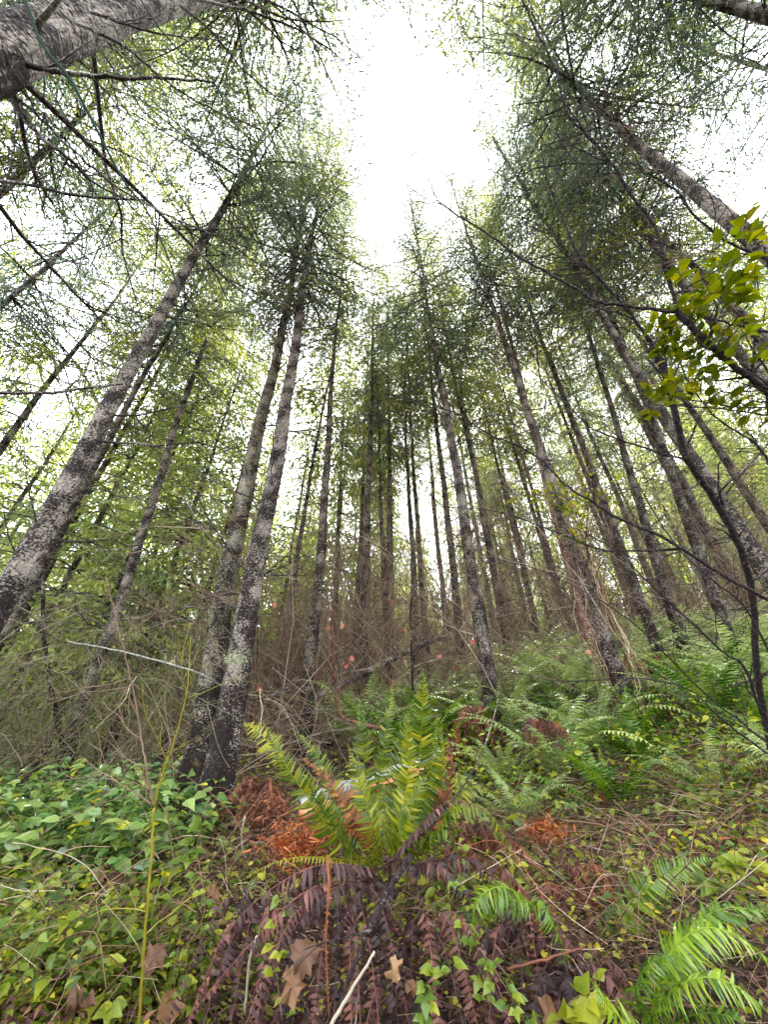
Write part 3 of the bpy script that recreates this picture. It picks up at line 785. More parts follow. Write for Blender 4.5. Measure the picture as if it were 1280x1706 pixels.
ferns = []
def put_fern(p, s, kind, tilt=.3):
    root = empty('sword_fern', p, 'x', 'fern', 'sword ferns on the slope')
    nx = (gz(p[0] + .3, p[1]) - gz(p[0] - .3, p[1])) / .6; ny = (gz(p[0], p[1] + .3) - gz(p[0], p[1] - .3)) / .6
    q = Vector((0, 0, 1)).rotation_difference(Vector((-nx * tilt * 1.5, -ny * tilt * 1.5, 1)).normalized()) @ Matrix.Rotation(rnd.random() * 6.28, 3, 'Z').to_quaternion()
    root.rotation_mode = 'QUATERNION'; root.rotation_quaternion = q; root.scale = (s, s, s)
    if kind == 's':
        a, b = SING[rnd.randrange(4)]
        child('fronds', a, root)
        if b: child('dead_fronds', b, root)
    else:
        src = PROTOY[rnd.randrange(2)] if kind == 'y' else PROTO[rnd.randrange(3)]
        for nm, me in src: child(nm, me, root)
    ferns.append(root)
tries = 0; fs = []
while len(ferns) < 112 and tries < 20000:
    tries += 1
    px = rnd.uniform(560, 1420); py = rnd.uniform(1062, 1390)
    if px < 780 and py > 1290 or (py > 1330 and rnd.random() < .6): continue
    p = ground_hit(px, py, 18)
    if p is None: continue
    d = math.hypot(p[0], p[1])
    if d < 3.3 or d > 14: continue
    if p[0] < .2 and d < 4.2: continue
    lim = .5 if d < 7 else .68
    if any((p[0] - a) ** 2 + (p[1] - b) ** 2 < lim ** 2 for a, b in fs): continue
    fs.append((p[0], p[1]))
    kind = ('y' if rnd.random() < .4 else 'p') if d < 6.2 else 's'
    put_fern(p, rnd.uniform(.85, 1.45) * (1.0 if d > 4.5 else .7), kind)
print('ferns', len(ferns))
rank_labels(ferns, 'slope sword fern, %s in the %s of ferns', 4, ['lowest row', 'second row', 'third row', 'topmost row'])

def PX(*a):
    """list of (px, py, depth) -> smooth curve"""
    return smooth_curve([at(*q) for q in a])
VIEWN = -FWD
def hero(name, label, cat, base, fronds, group=None):
    root = empty(name, base, label, cat, group)
    for fr in fronds:
        mat = fr.get('mat', 'fern_yellow')
        m = MB()
        frond(m, PX(*fr['c']) - np.asarray(base), fr['w'], fr.get('n', 36), fr.get('nv', (0, -.8, .5)), fr.get('droop', .15), fr.get('tone', .5), rng, fr.get('curl', .17) * (1.2 if mat in ('fern_dead', 'fern_rust') else 1), fr.get('rach', .003), fr.get('fold', 0), fr.get('stem', .1), fr.get('rag', .1 if mat in ('fern_dead', 'fern_rust') else .07), fr.get('tv', .2))
        o = m.build('dead_frond' if mat in ('fern_dead', 'fern_rust') else 'frond', M[mat], root)
        if fr.get('label'): o['label'] = fr['label']
    return root
hb = ground_hit(655, 1470); HD = 2.0
hero('sword_fern', 'tall yellow green sword fern in the middle with brown fronds hanging below', 'fern', at(650, 1455, 1.95), [
 dict(c=[(672,1450,1.95),(690,1370,1.98),(700,1260,2.0),(706,1115,2.08)], w=.135, n=46, tone=.62, nv=(.1,-1,.1)),
 dict(c=[(690,1440,1.9),(722,1370,1.9),(738,1280,1.95),(728,1185,2.0)], w=.10, n=40, tone=.55, nv=(.5,-1,.1)),
 dict(c=[(660,1450,1.98),(660,1360,2.1),(668,1260,2.15),(690,1160,2.2)], w=.12, n=42, tone=.45, nv=(-.3,-1,.2)),
 dict(c=[(640,1440,2.0),(630,1350,2.2),(640,1240,2.35),(655,1135,2.5)], w=.10, n=38, tone=.5, nv=(-.6,-1,.2)),
 dict(c=[(632,1440,2.0),(618,1360,2.2),(606,1260,2.3),(598,1160,2.4)], w=.11, n=36, tone=.45, nv=(-.2,-1,.2)),
 dict(c=[(620,1440,1.9),(575,1410,1.85),(520,1340,1.85),(470,1265,1.9),(440,1205,2.0)], w=.105, n=46, tone=.55, nv=(-.6,-.6,.6)),
 dict(c=[(600,1425,1.9),(560,1380,1.8),(530,1330,1.8),(505,1290,1.8)], w=.09, n=34, tone=.25, nv=(-.8,-.8,.4)),
 dict(c=[(470,1280,2.1),(450,1240,2.15),(425,1215,2.2),(405,1205,2.3)], w=.08, n=26, tone=.95, nv=(-.2,-1,.5)),
 dict(c=[(610,1430,2.05),(570,1350,2.3),(535,1270,2.45),(490,1215,2.6)], w=.10, n=36, tone=.5, nv=(-.5,-1,.6)),
 dict(c=[(615,1420,2.1),(590,1370,2.4),(545,1330,2.6),(500,1315,2.7)], w=.09, n=30, tone=.6, nv=(0,-.6,1)),
 dict(c=[(700,1440,1.9),(752,1350,1.85),(805,1345,1.8),(845,1400,1.75),(872,1465,1.7)], w=.085, n=40, tone=.5, nv=(.3,-.5,1), droop=.6),
 dict(c=[(690,1430,1.95),(735,1360,2.1),(790,1310,2.2),(840,1330,2.25)], w=.09, n=34, tone=.7, nv=(.1,-.5,1), droop=.5),
 dict(c=[(640,1440,1.95),(520,1428,1.75),(450,1440,1.7),(385,1478,1.7)], w=.035, n=36, tone=.95, nv=(0,-.5,1), droop=.7),
 dict(c=[(680,1445,1.88),(700,1400,1.8),(745,1385,1.72),(772,1440,1.7)], w=.07, n=30, tone=.3, nv=(.3,-.5,1), droop=.7),
 *[dict(c=[(645 + a * .1, 1445, 1.95), (650 + a * .4, 1380, 1.95 + b_), (655 + a * .8, 1300, 2.0 + b_), (650 + a, 1210 + c_, 2.05 + b_)], w=.10, n=36, tone=t_, nv=(-a / 150, -1, .2), curl=.14) for a, b_, c_, t_ in [(-70, -.1, 30, .6), (30, -.12, -20, .7), (75, .15, 0, .45), (110, 0, 60, .35), (60, -.2, 90, .5), (140, .1, 110, .65)]],
 dict(c=[(640,1445,1.95),(600,1380,1.9),(545,1300,1.95),(500,1260,2.0)], w=.07, n=30, mat='fern_rust', tone=.6, nv=(-.5,-1,.4)),
 dict(c=[(690,1440,1.9),(735,1350,1.9),(752,1280,1.92),(745,1215,1.95)], w=.07, n=30, mat='fern_rust', tone=.4, nv=(.6,-1,.2)),
 # the dead skirt
 dict(c=[(640,1450,1.900),(700,1375,1.540),(750,1335,1.478),(800,1345,1.426),(825,1375,1.408)], w=.06, n=40, mat='fern_dead', tone=.45, nv=(0,-.3,1), droop=1.2, curl=.25, label='purplish brown dead frond arching to the right'),
 dict(c=[(640,1450,1.850),(670,1430,1.496),(700,1490,1.408),(722,1590,1.364)], w=.055, n=40, mat='fern_dead', tone=.4, nv=(.2,-1,.3), droop=.6, curl=.25),
 dict(c=[(630,1450,1.850),(540,1440,1.408),(440,1490,1.320),(370,1570,1.276),(330,1680,1.250)], w=.075, n=52, mat='fern_dead', tone=.55, nv=(-.2,-.5,1), droop=1.1, curl=.25),
 dict(c=[(620,1460,1.850),(520,1480,1.320),(430,1560,1.232),(350,1650,1.197),(290,1730,1.179)], w=.07, n=52, mat='fern_dead', tone=.65, nv=(-.2,-.6,.8), droop=1.0, curl=.25),
 dict(c=[(630,1460,1.800),(560,1480,1.364),(480,1560,1.250),(420,1660,1.214),(400,1740,1.197)], w=.06, n=46, mat='fern_dead', tone=.35, nv=(-.2,-.8,.6), droop=.9, curl=.25),
 dict(c=[(640,1460,1.800),(600,1490,1.408),(560,1580,1.320),(540,1700,1.276)], w=.055, n=42, mat='fern_dead', tone=.3, nv=(0,-1,.3), droop=.7, curl=.3),
 dict(c=[(650,1460,1.800),(640,1500,1.452),(620,1590,1.390),(630,1700,1.320)], w=.055, n=42, mat='fern_dead', tone=.2, nv=(0,-1,.3), droop=.7, curl=.3),
 dict(c=[(660,1450,1.800),(730,1440,1.478),(790,1520,1.408),(810,1640,1.364)], w=.06, n=42, mat='fern_dead', tone=.35, nv=(.2,-1,.4), droop=.8, curl=.3),
 dict(c=[(670,1450,1.800),(770,1430,1.496),(850,1500,1.408),(890,1620,1.338)], w=.06, n=42, mat='fern_dead', tone=.3, nv=(.2,-1,.5), droop=.8, curl=.3),
 dict(c=[(680,1450,1.850),(800,1430,1.800),(880,1500,1.496),(930,1640,1.408)], w=.06, n=42, mat='fern_rust', tone=.3, nv=(.2,-1,.5), droop=.8, curl=.3),
 dict(c=[(690,1450,1.900),(820,1400,1.850),(890,1470,1.540),(925,1545,1.496),(945,1590,1.461)], w=.025, n=36, mat='fern_rust', tone=.7, nv=(.2,-1,.5), droop=.8, curl=.4, label='orange rust coloured withered frond'),
 dict(c=[(545,1425,1.320),(548,1480,1.302),(543,1560,1.285),(548,1690,1.250)], w=.016, n=60, mat='fern_rust', tone=.8, nv=(0,-1,.2), droop=.5, curl=.6, rach=.004, label='curled reddish brown dead frond hanging straight down'),
])
# more dead fronds hanging down the bank in front
DEADF = []
def dead_clump(label, px, py, dep, n, spanx, down, mat='fern_dead', up=.15, seed=0, wid=.055):
    g = np.random.default_rng(seed)
    base = at(px, py, dep * (.92 if dep < 2 else 1) + .1)
    root = empty('dead_fern', base, label, 'dead fern', 'withered fern clumps on the bank')
    for i in range(n):
        u = (i + g.random()) / n * 2 - 1
        c = smooth_curve([(0, 0, -.02), (u * spanx * .45, -.10, up * g.uniform(.3, 1)), (u * spanx * .85, -.2 * g.uniform(.5, 1.3), -down * .35), (u * spanx, -.24 * g.uniform(.5, 1.3), -down * g.uniform(.8, 1.1))])
        m = MB(); frond(m, c, wid * g.uniform(.7, 1.2), 36, (u * .3, -.8, .5), .9, float(g.uniform(.1, .85)), g, .25, .0022, ragged=.15)
        m.build('dead_frond', M[mat], root)
dead_clump('heap of purple brown dead fronds at the bottom centre', 700, 1600, 1.5, 11, .42, .40, seed=1)
dead_clump('rust red dead fern sprawling right of the tall centre fern', 800, 1420, 2.2, 11, .4, .25, 'fern_rust', seed=21, wid=.06)
dead_clump('dark withered fern skirt under the small bright fern', 880, 1590, 1.56, 12, .40, .38, seed=2)
dead_clump('reddish dead fern fronds right of the orange frond', 960, 1500, 1.9, 10, .36, .30, 'fern_rust', seed=3)
dead_clump('brown collapsed fern left of the heap, bottom edge', 560, 1560, 1.5, 11, .36, .45, seed=4)
dead_clump('dead fern fronds drooping over the lower left bank', 430, 1560, 1.6, 9, .34, .45, seed=5)
dead_clump('rust coloured withered fern beside the grey log on the slope', 790, 1200, 4.2, 10, .35, .35, 'fern_rust', seed=6, wid=.09)
dead_clump('rust red dead fern among green ferns above the orange leaves', 905, 1225, 3.6, 9, .35, .2, 'fern_rust', seed=7, wid=.09)
dead_clump('blackish dead fern fronds at the right edge of the slope', 1215, 1270, 2.9, 10, .40, .35, seed=8, wid=.08)
dead_clump('dark dead fern under the bank right of centre', 1080, 1290, 3.4, 9, .35, .3, seed=9, wid=.08)
dead_clump('brown fern remains hanging at the base of the front fir', 430, 1330, 3.0, 10, .35, .28, 'fern_rust', seed=10, wid=.07)
dead_clump('withered purple fern at the bottom edge near the bright fern', 960, 1690, 1.3, 8, .30, .2, seed=11)

hero('sword_fern', 'small bright green fern curling over dead fronds below the centre', 'fern', at(880,1530,1.361), [
 dict(c=[(885,1520,1.344),(870,1492,1.310),(830,1478,1.260),(795,1505,1.226),(783,1590,1.210)], w=.075, n=40, mat='fern_fresh', tone=.62, nv=(-.1,-.6,.9), droop=.45),
 dict(c=[(880,1520,1.344),(900,1500,1.310),(925,1545,1.277),(950,1605,1.260)], w=.065, n=30, mat='fern_fresh', tone=.4, nv=(.3,-.7,.7), droop=.5),
 dict(c=[(885,1520,1.344),(850,1500,1.344),(820,1510,1.344),(810,1550,1.344)], w=.06, n=28, mat='fern_fresh', tone=.35, nv=(0,-.6,.9), droop=.4),
])
hero('sword_fern', 'single long fern frond arching right above the bottom corner fern', 'fern', at(1030, 1620, 1.6), [
 dict(c=[(1028,1615,1.6),(1042,1545,1.58),(1080,1480,1.56),(1130,1445,1.55),(1195,1430,1.55)], w=.095, n=44, mat='fern_fresh', tone=.55, nv=(-.3,-.9,.6), droop=.1, stem=.22),
 dict(c=[(1030,1615,1.6),(1010,1570,1.6),(1020,1520,1.62),(1040,1500,1.65)], w=.05, n=26, mat='fern_fresh', tone=.25, nv=(0,-.9,.6), droop=.3),
])
hero('sword_fern', 'large glossy bright green fern filling the bottom right corner', 'fern', at(1085, 1720, 1.2), [
 dict(c=[(1085,1715,1.2),(1100,1620,1.2),(1150,1545,1.2),(1220,1512,1.2),(1310,1530,1.2)], w=.085, n=42, mat='fern_fresh', tone=.5, nv=(0,-.5,1), droop=.2),
 dict(c=[(1090,1700,1.15),(1105,1610,1.12),(1160,1550,1.1),(1230,1560,1.08),(1330,1640,1.06)], w=.085, n=44, mat='fern_fresh', tone=.75, nv=(0,-.6,1), droop=.25),
 dict(c=[(1080,1720,1.12),(1100,1670,1.08),(1160,1630,1.02),(1230,1645,.98),(1330,1730,.95)], w=.075, n=44, mat='fern_fresh', tone=.7, nv=(0,-.7,1), droop=.3),
 dict(c=[(1080,1720,1.15),(1060,1650,1.1),(1090,1600,1.08),(1150,1590,1.08)], w=.07, n=30, mat='fern_fresh', tone=.3, nv=(0,-.6,1), droop=.3),
 dict(c=[(1080,1720,1.1),(1040,1700,1.05),(1010,1670,1.02),(985,1632,1.0)], w=.05, n=28, mat='fern_fresh', tone=.8, nv=(-.2,-.9,.6), droop=.2),
 dict(c=[(1090,1730,1.1),(1160,1690,1.05),(1230,1700,1.0),(1290,1760,.98)], w=.07, n=34, mat='fern_fresh', tone=.35, nv=(0,-.7,1), droop=.3),
 dict(c=[(1085,1715,1.2),(1130,1600,1.28),(1200,1540,1.34),(1300,1500,1.4)], w=.085, n=36, mat='fern_fresh', tone=.3, nv=(0,-.6,1), droop=.2),
])

# ---------------------------------------------------------------- ground cover
OV = np.array([(0, 0, 0), (-.30, .20, .07), (0, .22, 0), (.30, .20, .07), (-.37, .45, .11), (0, .50, 0), (.37, .45, .11), (-.20, .78, .05), (0, .78, -.03), (.20, .78, .05), (0, 1.12, -.13)], float)
OQ = [(1, 2, 5, 4), (2, 3, 6, 5), (4, 5, 8, 7), (5, 6, 9, 8)]; OT = [(0, 2, 1), (0, 3, 2), (7, 8, 10), (8, 9, 10)]
def leaf_frames(n, g, tilt=.5, out_dir=None):
    """frames of leaves lying roughly flat with random tilt"""
    a = g.random(n) * 6.28
    d = np.stack([np.cos(a), np.sin(a), g.normal(-.15, tilt * .6, n)], 1)
    if out_dir is not None: d = d + out_dir
    d = nrm(d)
    up = nrm(np.array((0, -.35, 1.)) + g.normal(0, tilt, (n, 3)))
    fx = nrm(np.cross(d, up)); fz = np.cross(fx, d)
    return fx, d, fz
def region_pts(n, g, poly, dmin=.8, dmax=14, hz=.2, fall=True):
    """points over terrain whose pixel falls in box list poly [(x0,y0,x1,y1)...]"""
    P = []
    bx = np.array(poly, float); area = (bx[:, 2] - bx[:, 0]) * (bx[:, 3] - bx[:, 1])
    ii = g.choice(len(bx), n, p=area / area.sum())
    px = bx[ii, 0] + (bx[ii, 2] - bx[ii, 0]) * g.random(n); py = bx[ii, 1] + (bx[ii, 3] - bx[ii, 1]) * g.random(n)
    r = RGT * ((px - 640) / F)[:, None] + UPC * ((853 - py) / F)[:, None] + FWD
    r = r / np.linalg.norm(r[:, :2], axis=1, keepdims=True)
    ds = np.linspace(dmin, dmax, 260)
    res = np.full(n, np.nan)
    alive = np.ones(n, bool)
    for d in ds:
        if not alive.any(): break
        k = np.where(alive)[0]
        Q = CAMP + r[k] * d
        hit = Q[:, 2] < ground(Q[:, 0], Q[:, 1])
        res[k[hit]] = d; alive[k[hit]] = False
    ok = ~np.isnan(res)
    Q = CAMP + r[ok] * res[ok][:, None]
    Q[:, 2] = ground(Q[:, 0], Q[:, 1]) + hz * g.random(len(Q)) ** 1.3
    Q[:, :2] += g.normal(0, .05, (len(Q), 2))
    return Q
g = np.random.default_rng(55)
# glossy salal patch
P = region_pts(2500, g, [(-60, 1315, 360, 1430), (-60, 1400, 260, 1500)], 1.5, 6, .34)
mb = MB(); fx, fy, fz = leaf_frames(len(P), g, .35)
s = g.uniform(.055, .13, len(P)); mb.inst(OV, OQ, OT, P, fx, fy, fz, np.stack([s * .85, s, s], 1), np.clip(g.normal(.45, .25, len(P)), 0, 1))
tag(mb.build('salal_cover', M['salal']), 'bank of glossy dark green oval leaves left of the double firs', 'ground cover', kind='stuff')
# mixed leafy cover
def cover(name, mat, label, n, boxes, size, hz, tilt=.5, asp=.9, dmax=12, tm=.45, ts=.25, seed=0):
    g = np.random.default_rng(seed)
    P = region_pts(n, g, boxes, .9, dmax, hz)
    mb = MB(); fx, fy, fz = leaf_frames(len(P), g, tilt)
    s = g.uniform(*size, len(P)); mb.inst(OV, OQ, OT, P, fx, fy, fz, np.stack([s * asp, s, s], 1), np.clip(g.normal(tm, ts, len(P)), 0, 1))
    return tag(mb.build(name, M[mat]), label, 'ground cover', kind='stuff')
ALL = [(-80, 1400, 1360, 1760), (-80, 1250, 1360, 1420), (380, 1180, 1360, 1300)]
cover('leaf_litter', 'litter', 'brown leaf litter strewn over the whole bank', 15000, ALL + [(-80, 1300, 500, 1760)], (.015, .05), .06, .7, .6, tm=.35,  seed=60)
cover('bramble_cover', 'bramble', 'low mid green bramble leaves covering the slope', 3900, [(380, 1200, 1300, 1400), (-60, 1420, 480, 1740), (800, 1330, 1300, 1420)], (.025, .06), .20, .5, .9, seed=61)
cover('creeper_cover', 'creeper', 'tiny yellow green creeper leaves over the lower left bank', 10500, [(-60, 1480, 440, 1740), (-60, 1260, 420, 1420), (400, 1250, 900, 1330)], (.012, .03), .12, .5, .9, seed=62)
cover('broadleaf_cover', 'bramble', 'larger light green leaves in the bottom left corner', 420, [(-60, 1560, 330, 1740), (-60, 1440, 120, 1600)], (.05, .085), .22, .45, .8, tm=.55, seed=63)
cover('slope_cover', 'salal', 'dark glossy leaves between the ferns on the slope', 2600, [(560, 1190, 1320, 1420)], (.03, .06), .18, .5, .85, seed=64)
# stems: dry thatch, grass blades
def thatch(name, mat, label, n, boxes, L, hz, rad, up=.35, dmax=12, seed=0, kind='stuff', tm=.5):
    g = np.random.default_rng(seed)
    P = region_pts(n, g, boxes, .9, dmax, hz)
    mb = MB()
    for p in P:
        a = g.random() * 6.28; l = g.uniform(*L)
        d = np.array((math.cos(a), math.sin(a), g.normal(0, up)))
        m = p + d * l * .5 + g.normal(0, .06 * l, 3); e = p + d * l + g.normal(0, .08 * l, 3) - np.array((0, 0, .12 * l))
        mb.tube(smooth_curve([p, m, e], 3), g.uniform(*rad), 3, cap=False, r=float(np.clip(g.normal(tm, .25), 0, 1)))
    return tag(mb.build(name, M[mat]), label, 'ground cover', kind=kind)
cover('upper_bramble_cover', 'bramble', 'light bramble leaves mixed through the ferns and dry stems on the slope', 4200, [(560, 1280, 1320, 1560), (760, 1200, 1320, 1330)], (.022, .055), .22, .6, .8, tm=.6, ts=.35, seed=165)
cover('mid_bramble_cover', 'bramble', 'bright bramble leaves around the tall centre fern', 900, [(700, 1230, 1050, 1400), (380, 1240, 520, 1360), (560, 1440, 900, 1700)], (.04, .075), .32, .6, .75, tm=.7, ts=.3, seed=168)
cover('tall_bramble_cover', 'bramble', 'knee high pale bramble leaves rising through the ferns of the slope', 2600, [(640, 1130, 1320, 1380)], (.035, .07), .5, .6, .75, tm=.65, ts=.3, seed=169)
cover('yellow_cover', 'creeper', 'yellowing small leaves dotted over the slope and bank', 3600, ALL, (.014, .038), .24, .6, .8, tm=.6, ts=.3, seed=166)
cover('red_litter', 'fern_rust', 'red brown withered leaf scraps on the slope', 4200, [(380, 1180, 1320, 1500), (-40, 1260, 500, 1340)], (.02, .06), .16, .8, .4, tm=.6, ts=.3, seed=167)
thatch('dry_thatch', 'thatch', 'mat of dry reddish stems and twigs lying across the slope', 3600, [(840, 1320, 1320, 1480), (380, 1380, 900, 1500), (560, 1180, 1300, 1330)], (.15, .6), .22, (.0007, .0019), seed=70)
thatch('bank_twigs', 'thatch', 'thin dry twigs and stalks littering the near bank', 2600, [(-60, 1440, 1340, 1740)], (.08, .4), .25, (.0005, .0014), .5, seed=71, tm=.6)
thatch('brush_floor', 'thicket_brown', 'low dead brush and stalks under the firs', 3800, [(-60, 1200, 640, 1300), (440, 1120, 900, 1200), (800, 1060, 1340, 1110)], (.3, 1.3), .5, (.0018, .005), .6, dmax=18, seed=72)

# ---------------------------------------------------------------- foreground bare shrub (right)
def branch(mb, pl, r0, r1, sides=6, sub=0, g=None, slen=.25, n=6, tone=.5, jit=.002):
    c = smooth_curve(pl, n)
    if g is not None: c[1:-1] += g.normal(0, jit, (len(c) - 2, 3))
    mb.tube(c, np.linspace(r0, r1, len(c)), sides, r=tone)
    if sub:
        for k in range(sub):
            i = g.integers(2, len(c) - 1)
            t = nrm(c[i] - c[i-1]); side = nrm(np.cross(t, FWD)) * g.choice([-1, 1])
            d = nrm(t * g.uniform(.4, 1.2) + side * g.uniform(.5, 1.1) + g.normal(0, .35, 3))
            l = slen * g.uniform(.4, 1.4)
            q = [c[i]]
            for _ in range(5):
                d = nrm(d + g.normal(0, .18, 3)); q.append(q[-1] + d * l / 5)
            q = np.array(q)
            rr = (r0 + (r1 - r0) * i / len(c)) * .5
            mb.tube(q, np.linspace(max(rr, .0016), .0009, 6), 4, cap=False, r=tone)
            for _ in range(2):
                j = g.integers(1, 5); d2 = nrm(nrm(q[j+1 if j < 5 else j] - q[j-1]) + g.normal(0, .6, 3)); l2 = l * g.uniform(.2, .5)
                mb.tube(np.array([q[j], q[j] + d2 * l2 * .5, q[j] + d2 * l2 + g.normal(0, .1 * l2, 3)]), (.0013, .001, .0007), 3, cap=False, r=tone)
    return c
g = np.random.default_rng(91)
S = 1.75
base = at(1275, 1235, 2.3)
base[2] = gz(base[0], base[1])
root = empty('bare_shrub', base, 'dark leafless shrub arching across the whole right side in front of the firs', 'shrub')
BL = [
 ([(1285,1250,2.3),(1262,1110,2.2),(1256,1000,2.1),(1235,915,2.0),(1190,830,1.95),(1146,765,1.9),(1125,685,1.9),(1108,620,1.9),(1085,570,1.9)], .017, .011),
 ([(1085,570,1.9),(1045,515,1.9),(990,455,1.9),(965,425,1.9),(935,355,1.9),(912,300,1.9),(902,235,1.9)], .009, .002),
 ([(1330,690,1.6),(1280,655,1.6),(1180,570,1.6),(1130,520,1.6)], .013, .010),
 ([(1130,520,1.6),(1010,505,1.65),(960,480,1.7),(880,438,1.75),(820,395,1.8),(740,343,1.85),(722,318,1.85),(690,240,1.9)], .0075, .0016),
 ([(1130,520,1.6),(1108,440,1.6),(1092,380,1.6),(1050,320,1.6),(1010,260,1.6),(975,220,1.6),(947,190,1.6),(930,130,1.6),(895,50,1.6),(865,-10,1.6)], .0075, .003),
 ([(1330,1015,1.7),(1280,998,1.7),(1200,955,1.7),(1105,895,1.7),(1040,868,1.7),(990,838,1.7),(940,805,1.75),(890,757,1.8),(810,720,1.85),(740,680,1.9),(640,655,1.9)], .0095, .0016),
 ([(1135,915,1.7),(1060,917,1.7),(1000,915,1.75),(935,890,1.8),(840,855,1.9),(720,842,2.0)], .006, .0014),
 ([(1146,765,1.9),(1108,757,1.9),(1055,740,1.9),(990,715,1.95),(950,678,2.0),(890,622,2.1),(850,590,2.1)], .006, .0015),
 ([(1320,678,1.7),(1230,678,1.75),(1130,662,1.8),(1060,640,1.9)], .005, .0015),
 ([(1330,450,1.7),(1280,433,1.7),(1210,400,1.7),(1160,360,1.7),(1125,315,1.7),(1075,287,1.7),(1050,272,1.7),(920,276,1.75),(840,300,1.8)], .0065, .0014),
 ([(1320,1270,1.9),(1280,1255,1.9),(1200,1195,1.9),(1150,1150,1.95),(1060,1130,2.0),(940,1135,2.1),(850,1120,2.2)], .0065, .0015),
 ([(1270,1190,2.2),(1240,1110,2.15),(1210,1090,2.1),(1150,1035,2.1),(1080,970,2.15),(1030,920,2.2),(960,880,2.2)], .008, .0018),
 ([(1285,1240,2.2),(1180,1160,2.2),(1110,1090,2.2),(1070,1050,2.2),(1000,1000,2.2),(900,950,2.3),(820,930,2.4)], .006, .0015),
 ([(1290,1100,2.0),(1240,1010,2.0),(1180,960,2.0),(1120,900,2.1),(1060,800,2.2),(1020,740,2.2)], .0055, .0018),
 ([(1300,800,2.0),(1260,740,2.0),(1200,700,2.0),(1150,640,2.1),(1120,560,2.1),(1090,480,2.2)], .006, .0018),
 ([(1010,505,1.65),(980,540,1.7),(940,560,1.75),(880,600,1.8)], .003, .001),
 ([(902,640,2.1),(893,560,2.1),(880,480,2.1),(860,420,2.1)], .004, .0015),
 ([(950,0,1.8),(925,40,1.8),(895,90,1.8),(830,150,1.9),(770,200,2.0)], .004, .001),
]
for pl, r0, r1 in BL:
    m = MB(); branch(m, [at(*q) for q in pl], r0 * .95, r1 * 1.3, 7, 20 if r0 > .004 else 6, g, .28)
    for k in range(len(m.v)): m.v[k] = m.v[k] - base
    m.build('branch', M['shrub'], root)
# backlit leaves on the shrub
def leafy(root, base, spots, n, size, mat, seed, tone=.45):
    g = np.random.default_rng(seed)
    for (px, py, dep, spread) in spots:
        mb = MB(); cpt = at(px, py, dep)
        for t in range(max(2, n // 6)):
            st = cpt + g.normal(0, spread * .55, 3); mb.tube(smooth_curve([cpt, (cpt + st) / 2 + g.normal(0, .02, 3), st], 3), .0013, 3, r=0)
            d = nrm(g.normal(0, 1, 3) + np.array((-.6, 0, -.1))); l = spread * g.uniform(.6, 1.3)
            q = smooth_curve([st, st + d * l * .5 + g.normal(0, .02, 3), st + d * l], 3)
            mb.tube(q, .0012, 3, cap=False, r=0)
            k = 7; idx = np.linspace(1, len(q) - 1, k).astype(int)
            tt = d; sd_ = nrm(np.cross(tt, np.array((0, 0, 1.)) + g.normal(0, .3, 3)))
            dirs = nrm(tt * .5 + sd_ * np.where(np.arange(k) % 2, 1, -1)[:, None] + g.normal(0, .25, (k, 3)))
            up = nrm(np.array((0, -.3, 1)) + g.normal(0, .3, (k, 3))); fx = nrm(np.cross(dirs, up)); fz = np.cross(fx, dirs)
            s = size * g.uniform(.6, 1.15, k)
            mb.inst(OV, OQ, OT, q[idx], fx, dirs, fz, np.stack([s * .8, s, s], 1), np.clip(g.normal(tone, .25, k), 0, 1))
        for k in range(len(mb.v)): mb.v[k] = mb.v[k] - base
        mb.build('leaf_spray', M[mat], root)
lb = at(1330, 800, 1.9); lb[2] = gz(lb[0], lb[1])
r2 = empty('leafy_shrub', lb, 'evergreen shrub with backlit yellow green leaves at the right edge', 'shrub')
m = MB()
branch(m, [lb, at(1370, 900, 1.9), at(1340, 700, 1.8), at(1310, 560, 1.7), at(1270, 400, 1.6)], .012, .003, 6, 6, g, .2)
branch(m, [at(1340, 700, 1.8), at(1270, 690, 1.75), at(1190, 680, 1.7), at(1090, 675, 1.7)], .006, .0015, 5, 4, g, .15)
branch(m, [at(1310, 560, 1.7), at(1220, 540, 1.65), at(1150, 520, 1.65), at(1110, 500, 1.65)], .006, .0015, 5, 4, g, .15)
for k in range(len(m.v)): m.v[k] = m.v[k] - lb
m.build('stem', M['shrub'], r2)
leafy(r2, lb, [(1255,400,1.55,.12),(1265,480,1.5,.12),(1215,455,1.6,.10),(1200,520,1.6,.10),(1145,500,1.65,.08),(1240,560,1.55,.12),(1160,570,1.65,.09),(1110,560,1.7,.08),(1270,620,1.55,.1),(1130,640,1.7,.09),(1090,670,1.7,.07),(1190,620,1.65,.1),(1250,680,1.6,.08)], 32, .055, 'backleaf', 3)
lb2 = at(985, 1100, 4.9); lb2[2] = gz(lb2[0], lb2[1])
r3 = empty('leafy_shrub', lb2, 'spindly shrub with small yellow leaves in front of the vine tangled fir', 'shrub')
m = MB(); branch(m, [lb2, at(995, 1000, 4.6), at(1000, 900, 4.4), at(960, 800, 4.3)], .009, .002, 5, 8, g, .3)
for k in range(len(m.v)): m.v[k] = m.v[k] - lb2
m.build('stem', M['thicket_brown'], r3)
leafy(r3, lb2, [(920,810,4.3,.26),(955,830,4.3,.26),(985,850,4.3,.22),(930,860,4.3,.26),(1005,820,4.3,.2),(975,900,4.3,.22),(905,840,4.3,.2)], 40, .06, 'creeper', 4, .6)

